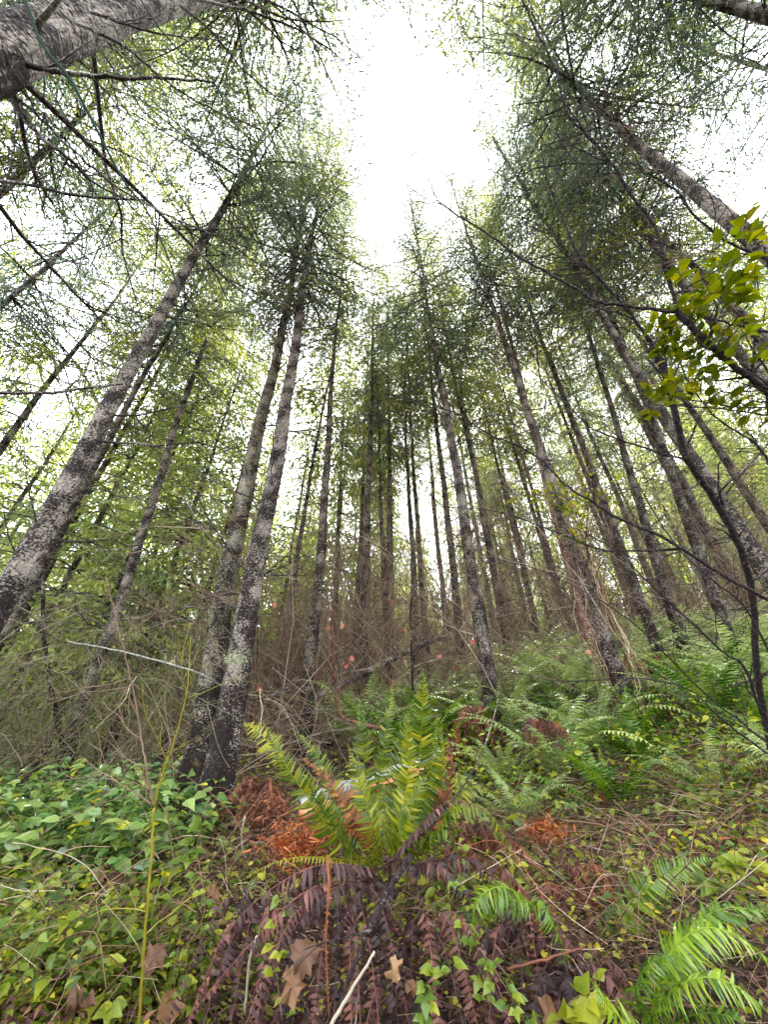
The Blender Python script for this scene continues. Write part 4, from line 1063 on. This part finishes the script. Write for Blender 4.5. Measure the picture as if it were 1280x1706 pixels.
# ---------------------------------------------------------------- bare branches from the near left fir and its neighbours
g = np.random.default_rng(93)
def attach(key, specs, mat='twig', name='dead_branch', sub=5, slen=.25, dk=1.0):
    root, b, lean = T[key]
    bpy.context.view_layer.update()
    inv = np.array(root.matrix_world.inverted())
    for pl, r0, r1, *lab in specs:
        m = MB(); branch(m, [at(q[0], q[1], q[2] * dk) for q in pl], r0, r1, 6, sub, g, slen)
        for k in range(len(m.v)): m.v[k] = m.v[k] @ inv[:3, :3].T + inv[:3, 3]
        o = m.build(name, M[mat], root)
        if lab: o['label'] = lab[0]
attach('near_left', [
 ([(-20,98,1.55),(60,112,1.4),(130,124,1.35),(200,130,1.35),(270,131,1.4),(358,138,1.45)], .010, .003, 'reddish brown bare branch reaching right'),
 ([(0,140,1.5),(35,190,1.45),(75,235,1.45),(120,268,1.5),(150,300,1.55),(225,342,1.6)], .011, .004),
 ([(10,150,1.55),(60,190,1.5),(110,240,1.5),(180,300,1.55),(250,345,1.6),(370,400,1.7),(430,440,1.8),(490,482,1.9)], .006, .002),
 ([(130,40,1.5),(210,80,1.5),(270,130,1.55),(300,152,1.6),(360,185,1.65),(435,215,1.7)], .006, .002),
 ([(300,10,1.9),(350,50,1.9),(400,110,2.0),(470,170,2.1),(540,220,2.2)], .006, .0015),
 ([(150,20,1.5),(240,50,1.5),(320,68,1.6)], .006, .002),
 ([(150,40,1.45),(190,110,1.45),(180,160,1.45)], .004, .0012),
 ([(330,0,2.0),(450,30,2.0),(560,90,2.2),(620,170,2.4)], .007, .0015),
])
# slender dark green stems hanging across the upper left: a leaning sapling
sb = at(-60, -120, 1.3)
s0 = empty('leaning_sapling', (-1.9, .6, gz(-1.9, .6)), 'slender dark green sapling bending across the upper left in front of the near fir', 'sapling')
o0 = np.array(s0.location)
m = MB(); branch(m, [o0, at(-260, 500, 1.2), at(-160, 50, 1.15), at(0, -60, 1.15), at(40, 0, 1.15), at(70, 75, 1.15), at(115, 130, 1.15), at(160, 215, 1.17), at(205, 300, 1.2), at(245, 352, 1.2), at(280, 430, 1.2), at(298, 490, 1.2), at(310, 530, 1.2)], .007, .0016, 7, 0, None)
for k in range(len(m.v)): m.v[k] = m.v[k] - o0
m.build('stem', M['green_stem'], s0)
s1b = np.array((-1.2, -.2, gz(-1.2, -.2)))
s1 = empty('leaning_sapling', s1b, 'thin dark stem drooping from the top edge across the near fir foliage', 'sapling')
m = MB(); branch(m, [s1b, at(-200, -700, .9), at(150, -150, 1.5), at(235, 0, 1.5), at(285, 70, 1.5), at(350, 130, 1.5), at(380, 185, 1.5), at(415, 262, 1.5)], .005, .0014, 6, 2, g, .12)
for k in range(len(m.v)): m.v[k] = m.v[k] - s1b
m.build('stem', M['green_stem'], s1)
attach('left', [
 ([(-30,298,1.9),(50,308,1.9),(130,326,1.9),(245,334,1.95)], .010, .004, 'thick bare branch high at the left edge'),
 ([(12,300,1.9),(22,250,1.9),(30,190,1.9)], .005, .002),
 ([(-30,655,2.2),(50,655,2.2),(95,654,2.2),(140,646,2.2),(205,640,2.25)], .012, .005, 'forked bare branch halfway up the left edge'),
 ([(105,652,2.2),(130,632,2.2),(150,598,2.25)], .007, .003),
 ([(60,870,3.0),(45,800,2.9),(35,700,2.9)], .006, .002),
 ([(30,930,3.2),(10,880,3.0),(0,790,3.0)], .007, .002),
 ([(110,850,3.3),(200,830,3.4),(300,825,3.5)], .006, .0015),
 ([(80,890,3.3),(160,915,3.3),(260,912,3.3)], .006, .0015)], sub=4, slen=.2)
attach('double_front', [
 ([(412,950,2.95),(395,935,2.9),(378,912,2.8),(355,905,2.6),(320,855,2.5),(312,830,2.5)], .012, .004),
 ([(378,912,2.8),(345,860,2.7),(310,785,2.6)], .008, .002),
 ([(432,960,2.85),(440,940,2.7),(452,905,2.6)], .010, .003),
 ([(440,955,2.9),(480,940,2.85),(540,905,2.85)], .010, .003),
 ([(440,958,2.9),(460,940,2.8),(485,922,2.8)], .008, .003),
 ([(440,968,2.95),(470,962,2.9),(500,966,2.9)], .007, .003),
 ([(400,1095,2.9),(385,1060,2.75),(365,1035,2.7),(350,1000,2.6)], .011, .003),
 ([(415,1165,2.9),(440,1162,2.8),(470,1150,2.8),(500,1132,2.9)], .012, .005),
 ([(415,1210,2.9),(460,1205,2.9),(510,1185,3.0),(560,1180,3.1)], .007, .003),
 ([(480,720,3.6),(540,712,3.6),(600,690,3.7),(640,670,3.8)], .010, .003),
 ([(455,720,3.6),(420,700,3.5),(380,680,3.5),(345,640,3.5)], .008, .002),
 ([(445,835,3.2),(470,780,3.1),(485,730,3.1)], .010, .003),
 ([(430,850,3.2),(410,800,3.1),(398,710,3.1)], .007, .002),
 ([(450,855,3.3),(500,860,3.3),(560,830,3.4)], .006, .002),
 ([(475,610,4.2),(450,560,4.1),(440,510,4.1)], .008, .002),
 ([(490,640,4.0),(540,600,4.0),(600,560,4.2)], .009, .002),
 ([(500,560,4.4),(520,600,4.2),(500,680,4.1)], .006, .002),
], sub=3, slen=.2, dk=1.28)
attach('double_back', [
 ([(385,1155,3.1),(345,1128,2.8),(290,1108,2.7),(200,1085,2.6),(112,1068,2.5)], .010, .005, 'long white lichened broken branch pointing left'),
 ([(365,1165,3.1),(345,1160,3.0),(322,1155,2.9)], .008, .004),
 ([(365,1210,3.2),(340,1200,3.1),(318,1190,3.0)], .009, .005),
], 'twig_lichen', sub=2, slen=.12, dk=1.28)

# vines twisted round the fern-bank fir
vb = T['vine'][1]
vlean = T['vine'][0].rotation_quaternion
vroot = empty('vine_tangle', vb, 'pale brown dry vines wound round the base of the fir in the fern bank', 'vine')
vroot.rotation_mode = 'QUATERNION'; vroot.rotation_quaternion = vlean
for i in range(26):
    a0 = g.random() * 6.28; zz = np.linspace(0, g.uniform(1.4, 3.4), 14)
    rad = .15 + .28 * np.exp(-zz * 1.6) + .05 * np.sin(zz * 4 + a0)
    aa = a0 + zz * g.uniform(-1, 1)
    c = np.stack([rad * np.cos(aa), rad * np.sin(aa), zz], 1) + g.normal(0, .02, (14, 3))
    m = MB(); m.tube(smooth_curve(c, 3), g.uniform(.002, .0045), 4, r=float(g.uniform(.3, 1)))
    m.build('vine', M['thatch'], vroot)

# ---------------------------------------------------------------- saplings, sticks and logs
def single(name, label, cat, pl, r0, r1, mat, sub=0, group=None, slen=.2, sides=7, parts=None, jit=.0012):
    m = MB(); P3 = [at(*q) if len(q) == 3 else np.array(q[:3]) for q in pl]
    branch(m, P3, r0, r1, sides, sub, g, slen, jit=jit)
    o = m.build(name, M[mat], None, P3[0])
    return tag(o, label, cat, group)
# yellow green forked sapling on the left
yb = at(228, 1760, 1.29); yr = empty('sapling', yb, 'straight yellow green sapling stem forking above the leaves at lower left', 'sapling')
def ypart(nm, pl, r0, r1, mat, sub):
    m = MB(); branch(m, [at(*q) for q in pl], r0, r1, 8, sub, g, .22, jit=.0015)
    for k in range(len(m.v)): m.v[k] = m.v[k] - yb
    return m.build(nm, M[mat], yr, smooth=True)
ypart('stem', [(228,1760,1.290),(236,1640,1.290),(244,1520,1.307),(252,1420,1.333),(256,1345,1.359)], .0048, .0038, 'yellow_stem', 3)
ypart('branch', [(256,1345,1.359),(275,1280,1.376),(298,1210,1.393),(312,1140,1.419),(318,1060,1.462)], .0034, .0012, 'yellow_stem', 4)
ypart('branch', [(256,1345,1.359),(245,1290,1.376),(235,1230,1.393),(225,1160,1.419),(200,1060,1.462),(175,960,1.505)], .004, .0012, 'thicket_brown', 8)
ypart('branch', [(252,1340,1.359),(225,1320,1.376),(190,1300,1.393),(135,1262,1.462)], .003, .001, 'thicket_brown', 6)
single('sapling', 'slender mossy green sapling rising behind the tall centre fern', 'sapling', [(688,1150,3.6),(686,1080,3.6),(684,1020,3.6),(692,960,3.6),(692,905,3.65),(700,800,3.8)], .012, .004, 'bark_mossy', 9, slen=.5)
single('sapling', 'reddish peeling sapling bent near its foot behind the ferns', 'sapling', [(640,1215,3.6),(600,1205,3.6),(566,1190,3.6),(558,1130,3.6),(555,1060,3.6),(549,1000,3.6)], .016, .008, 'bark_red', 3, slen=.3)
single('sapling', 'thin mottled sapling at far left below the broken branch', 'sapling', [(112,1285,4.6),(95,1200,4.6),(82,1130,4.6),(72,1050,4.6),(72,960,4.6)], .03, .02, 'bark', 4, slen=.4)
single('fallen_branch', 'long thin branch leaning right of the tall centre fern', 'branch', [(690,1400,1.75),(745,1345,1.85),(790,1280,2.0),(822,1200,2.2),(835,1130,2.4)], .006, .0018, 'twig', 5)
single('fallen_branch', 'dark stick slanting through the dead fronds under the centre fern', 'branch', [(685,1425,1.290),(650,1480,1.273),(620,1540,1.247),(590,1610,1.221),(565,1680,1.187)], .010, .006, 'shrub', 1)
single('stick', 'peeled white stick at the bottom edge', 'stick', [(545,1720,1.075),(585,1650,1.101),(624,1586,1.118)], .0055, .0035, 'pale_wood')
single('stick', 'grey curved twig below the front fir', 'stick', [(408,1360,2.3),(402,1400,2.3),(410,1435,2.3)], .006, .004, 'pale_wood')
single('stick', 'short grey twig standing at bottom left of the dead fronds', 'stick', [(428,1560,1.290),(414,1610,1.290),(408,1690,1.290)], .005, .004, 'pale_wood')
single('stick', 'reddish stalk lying under the small bright fern', 'stick', [(845,1615,1.204),(900,1600,1.204),(975,1578,1.204)], .004, .003, 'fern_rust', jit=.001)
single('stick', 'pale grey stick lying across the slope right of the orange leaves', 'stick', [(1015,1380,2.7),(1060,1375,2.7),(1100,1374,2.7)], .008, .006, 'pale_wood')
single('stick', 'pinkish stick pointing at the orange leaf cluster', 'stick', [(858,1386,2.5),(885,1374,2.5),(910,1370,2.5)], .008, .005, 'pale_wood')
single('stick', 'stout pale stick standing against the right edge', 'stick', [(1275,1450,2.2),(1265,1400,2.2),(1262,1340,2.25)], .010, .008, 'twig_lichen')
single('stick', 'short white stick end under the dark dead fern', 'stick', [(1160,1318,2.8),(1170,1302,2.8)], .016, .014, 'pale_wood')
single('fallen_log', 'grey fallen log behind the ferns resting on the brush', 'log', [(520,1165,5.5),(620,1115,5.5),(690,1080,5.6),(745,1060,5.7)], .055, .03, 'twig', 4, slen=.6, sides=9)
single('fallen_branch', 'pale dead branch lying in the fern bank', 'branch', [(870,1215,4.2),(950,1200,4.2),(1040,1202,4.3)], .014, .008, 'twig_lichen', 3)
# extra thin brambles canes in the near field
canes = []
for i in range(75):
    px = g.uniform(-20, 1300); py = g.uniform(1340, 1700)
    p = ground_hit(px, py, 6)
    if p is None: continue
    a = g.uniform(0, 6.28); l = g.uniform(.3, .8)
    d = np.array((math.cos(a), math.sin(a), g.uniform(.1, .9)))
    pl = [p, p + d * l * .5 + (0, 0, .05), p + d * l + (0, 0, -.05)]
    m = MB(); c = branch(m, pl, .0028, .0012, 5, 0, g, tone=float(g.uniform(.3, 1)))
    o = m.build('cane', M['thatch'], None, p); tag(o, 'x', 'cane', 'dry canes over the near bank'); canes.append(o)
rank_labels(canes, 'thin dry arching cane, %s in the %s of canes', 2, ['nearer row', 'farther row'])

# trailing brambles with three-part leaves
def trailing(label, pl, seed, mat='bramble', size=.026, tone=.6):
    g = np.random.default_rng(seed)
    P3 = [at(*q) for q in pl]; c = smooth_curve(P3, 6); c, L = resample(c, 26); b = c[0]
    root = empty('bramble', b, label, 'bramble', 'trailing brambles on the near bank')
    m = MB(); m.tube(c - b, .0015, 4, r=.6); m.build('stem', M['green_stem'] if seed % 2 else M['thatch'], root)
    m = MB()
    for i in range(2, 26, 2):
        d0 = nrm(np.array((g.normal(), -.5, g.normal() * .5 - .2))); st = c[i] + d0 * .03
        m.tube(np.array([c[i], st]) - b, .0008, 3, cap=False, r=.3)
        side = nrm(np.cross(d0, (0, 0, 1)))
        D = nrm(np.stack([d0, d0 * .3 + side, d0 * .3 - side]) + g.normal(0, .15, (3, 3)))
        up = nrm(np.array((0, -.7, .7)) + g.normal(0, .3, (3, 3))); fx = nrm(np.cross(D, up)); fz = np.cross(fx, D)
        s = size * g.uniform(.7, 1.2)
        m.inst(OV, OQ, OT, np.stack([st] * 3) - b, fx, D, fz, np.array([s * 1.15, s, s]), np.clip(g.normal(tone, .15), 0, 1))
    m.build('leaves', M[mat], root)
trailing('green bramble hanging down right of the centre fern', [(770,1400,1.376),(755,1450,1.333),(775,1520,1.290),(800,1600,1.221),(808,1700,1.187)], 1)
trailing('thin bramble crossing below the small bright fern', [(800,1580,1.204),(840,1640,1.170),(880,1710,1.135)], 2)
trailing('bramble with light leaves among the dead fronds at bottom centre', [(690,1700,1.161),(710,1640,1.170),(745,1600,1.187)], 3, size=.03)
trailing('bramble strand dangling through the left dead fronds', [(480,1470,1.290),(470,1540,1.256),(462,1620,1.238),(470,1700,1.204)], 4)
trailing('light green bramble at the lower left with broad leaves', [(60,1480,1.6),(90,1540,1.55),(110,1600,1.5),(60,1680,1.45)], 5, size=.055)
trailing('bramble in front of the yellow sapling foot', [(280,1700,1.4),(300,1600,1.45),(340,1520,1.5),(330,1430,1.6)], 6)
trailing('pale leaved bramble on the slope below the dark dead fern', [(1100,1350,2.3),(1140,1330,2.3),(1180,1320,2.3)], 7, size=.06)
trailing('bramble with bright leaves left of the front fir foot', [(310,1450,2.0),(330,1400,2.1),(345,1350,2.2)], 8, size=.05)
trailing('broad leaved bramble above the long arching frond', [(1180,1480,1.55),(1215,1450,1.5),(1250,1445,1.5)], 9, size=.055)
trailing('yellowish bramble in the bottom left corner', [(-10,1700,1.35),(60,1660,1.35),(150,1690,1.35),(200,1640,1.4)], 10, size=.055, tone=.75)
trailing('bramble beside the orange leaf cluster', [(840,1300,2.6),(880,1330,2.6),(930,1330,2.6),(990,1345,2.6)], 11, size=.05)
trailing('bright bramble tip next to the dead heap', [(930,1710,1.2),(950,1670,1.2),(1000,1640,1.22)], 12, size=.05, tone=.8)

# split log with orange wood
lp = [at(500, 1352, 2.35), at(575, 1322, 2.45), at(650, 1298, 2.55), at(735, 1262, 2.75)]
lroot = empty('fallen_log', lp[0], 'split log with white lichen on top and orange wood below, behind the centre fern', 'log')
m = MB(); c = smooth_curve(lp, 8); m.tube(c - lp[0] + np.array((0, .02, .03)), np.linspace(.042, .03, len(c)) * (1 + .12 * np.sin(np.arange(len(c)) * 1.9)), 12); m.build('bark', M['log'], lroot, smooth=True)
m = MB(); m.tube(c[:22] - lp[0] + np.array((.0, -.02, -.02)), np.linspace(.03, .02, 22)[:len(c[:22])], 8, r=rng.random(len(c[:22]))); m.build('split_wood', M['logwood'], lroot)

# clusters of orange dry leaves / needles
def tuft(label, px, py, dep, n, spread, mat, name='dry_frond_tuft', seed=0, L=(.05, .12), flat=.5):
    g = np.random.default_rng(seed); b = at(px, py, dep); mb = MB(); n = int(n * 2.2); L = (L[0] * .4, L[1] * .6)
    P = g.normal(0, spread * .6, (n, 3)) * np.array((1, .6, flat)); D = nrm(g.normal(0, 1, (n, 3)) + np.array((0, -.3, -.2)))
    fx = nrm(np.cross(D, g.normal(0, 1, (n, 3)))); fz = np.cross(fx, D); l = g.uniform(*L, n)
    mb.inst(PV, PQ, PT, P, fx, D, fz, np.stack([l * .16, l, l], 1), np.clip(g.normal(.5, .3, n), 0, 1))
    for q_ in range(7): mb.tube([(0, 0, 0), tuple(g.normal(0, spread * .7, 3) * np.array((1, .6, flat)))], .0012, 3, r=.1)
    mb.tube([(-spread * .7, 0, 0), (0, .01, .01), (spread * .7, 0, 0)], .002, 3, r=.1)
    for i in range(max(3, n // 20)):
        e = g.normal(0, spread * .6, 3) * np.array((1, .6, flat)); mb.tube([np.zeros(3), e * .5 + g.normal(0, .01, 3), e], .0015, 3, cap=False, r=.1)
    o = mb.build(name, M[mat], None); o.location = [float(q) for q in b]
    return tag(o, label, 'dry leaves', 'patches of orange dry foliage')
tuft('bright orange dry needles between the front fir and the centre fern', 500, 1408, 2.3, 420, .16, 'orange', seed=1)
tuft('orange dry leaf cluster lying on the dry stems right of centre', 908, 1385, 2.45, 260, .10, 'orange', seed=2, L=(.05, .13))
tuft('small orange dry patch below the split log', 598, 1375, 2.2, 160, .07, 'orange', seed=3)
tuft('reddish brown dry twig patch at the foot of the front fir', 445, 1350, 2.7, 320, .15, 'fern_rust', seed=4)
tuft('faint orange dead foliage right of the vine tangled fir', 1075, 1110, 5.2, 320, .2, 'fern_rust', seed=5, L=(.1, .2))
tuft('thin orange dry patch on the thatch near the right edge', 1105, 1360, 2.8, 160, .14, 'orange', seed=6, flat=.15)
tuft('orange specks on the bank right of the slope brambles', 1010, 1335, 2.9, 90, .08, 'orange', seed=7)
tuft('grey green beard lichen clump on the front fir', 392, 1098, 2.88, 160, .07, 'lichen', 'lichen_clump', seed=9, L=(.02, .06))

# withered red leaves hanging in the brush
MAPLE = []
def maple_tmpl():
    lob = [(0, 0), (.16, .02), (.38, -.02), (.36, .14), (.55, .28), (.44, .38), (.52, .60), (.34, .60), (.24, .80), (.10, .82), (0, 1.0), (-.12, .80), (-.22, .82), (-.32, .58), (-.50, .62), (-.44, .36), (-.58, .30), (-.36, .14), (-.40, -.02), (-.14, .03)]
    g_ = np.random.default_rng(4)
    v = [(0, .33, -.03)] + [(x, y, .14 * abs(x) + .05 * g_.normal() - .25 * max(0, y - .6)) for x, y in lob]
    n = len(lob); t = [(0, 1 + i, 1 + (i + 1) % n) for i in range(n)]
    return np.array(v, float), t
MV, MT = maple_tmpl()
def maple_leaf(p, s, mat, label, group, name, seed, nv=(0, -.7, .7)):
    g = np.random.default_rng(seed); mb = MB()
    D = nrm(g.normal(0, 1, (1, 3)) + np.array((0, 0, -.3))); up = nrm(np.asarray(nv, float) + g.normal(0, .35, (1, 3))); fx = nrm(np.cross(D, up)); D = np.cross(up, fx)
    v = MV.copy(); v[:, 2] += g.normal(0, .15, len(v)); v[:, 1] += g.normal(0, .04, len(v)); v[:, 0] *= g.uniform(.6, .95); v[:, 2] -= 1.1 * v[:, 0] ** 2 * g.uniform(-1, 1.8)
    mb.inst(v, [], MT, np.zeros((1, 3)), fx, D, up, np.array([s]), .5 + .3 * g.normal())
    if name == 'withered_leaf': mb.tube(smooth_curve([(0, 0, 0), (g.normal(0, .1), 0, s), (g.normal(0, .3), .1, .25), (g.normal(0, .6), .2, -.1), (g.normal(0, .6), .2, -1.2)], 4), .0022, 3, r=0)
    mb.tube(np.array([(0, 0, 0), -D[0] * s * .35, -D[0] * s * .7 + g.normal(0, .02 * s, 3)]), .012 * s, 4, r=.1)
    o = mb.build(name, M[mat], None, smooth=False); o.location = [float(q) for q in p]
    return tag(o, label, 'leaf', group)
hang = [(632,972,4.2),(453,1005,3.2),(571,1040,4),(672,1048,4),(590,1096,4),(573,1110,3.8),(655,1136,3.8),(437,1146,3.4),(785,1066,5),(766,1053,5),(731,1098,5),(757,1110,5),(980,1090,4),(655,1000,4.5),(550,1045,4)]
hl = ['hanging above the brush in the middle gap', 'beside the front fir trunk', 'by the reddish peeling sapling', 'right of the mossy green sapling', 'low by the reddish sapling', 'at the bend of the reddish sapling', 'just over the centre fern tip', 'near the pale broken branches by the front fir', 'just left of the flecked centre fir', 'left of the flecked centre fir', 'hanging upright above the fern bank edge', 'over the first ferns of the bank', 'beside the vine tangled fir', 'on a twig behind the mossy sapling', 'left of the reddish sapling top']
for i, ((a, b_, c_), t) in enumerate(zip(hang, hl)):
    maple_leaf(at(a, b_, c_), .055 * c_ / 3.2, 'pinkleaf', 'withered pinkish red leaf ' + t, 'withered red leaves caught in the brush', 'withered_leaf', 300 + i, (0, -1, .1))
# big fallen leaves on the bank
fl = [(525,1600,1.18,.13,'among the dead fronds, upright'),(500,1660,1.16,.13,'half hidden in the purple fronds'),(262,1570,1.5,.15,'right of the yellow sapling'),(110,1680,1.3,.12,'in the bottom left corner'),(115,1540,1.7,.09,'below the glossy leaf bank'),(212,1440,2.1,.20,'at the lower rim of the glossy leaf bank'),(165,1450,2.0,.16,'under the glossy leaf bank, left one'),(210,1500,1.9,.10,'between the glossy bank and the yellow sapling'),(230,1460,2.0,.12,'touching the yellow sapling'),(300,1660,1.4,.13,'right of the sapling foot'),(660,1640,1.16,.09,'below the dark slanting stick'),(700,1655,1.3,.09,'between stick and bramble leaves'),(930,1690,1.2,.13,'beside the bottom corner fern'),(995,1600,1.5,.10,'left of the long arching frond'),(865,1580,1.45,.07,'behind the small bright fern'),(1060,1560,1.6,.10,'under the long arching frond'),(1000,1450,2.2,.09,'on the dry stems'),(350,1480,1.8,.10,'left of the dead fronds'),(40,1600,1.6,.09,'near the left edge'),(140,1560,1.65,.06,'small and round, in the dark hollow')]
for i, (a, b_, c_, s_, t) in enumerate(fl):
    maple_leaf(at(a, b_, c_), s_ * .72, 'maple', 'large brown fallen maple leaf ' + t, 'brown maple leaves fallen on the bank', 'fallen_leaf', 400 + i)
print('objects', len(bpy.data.objects), 'verts', sum(len(m_.vertices) for m_ in bpy.data.meshes))
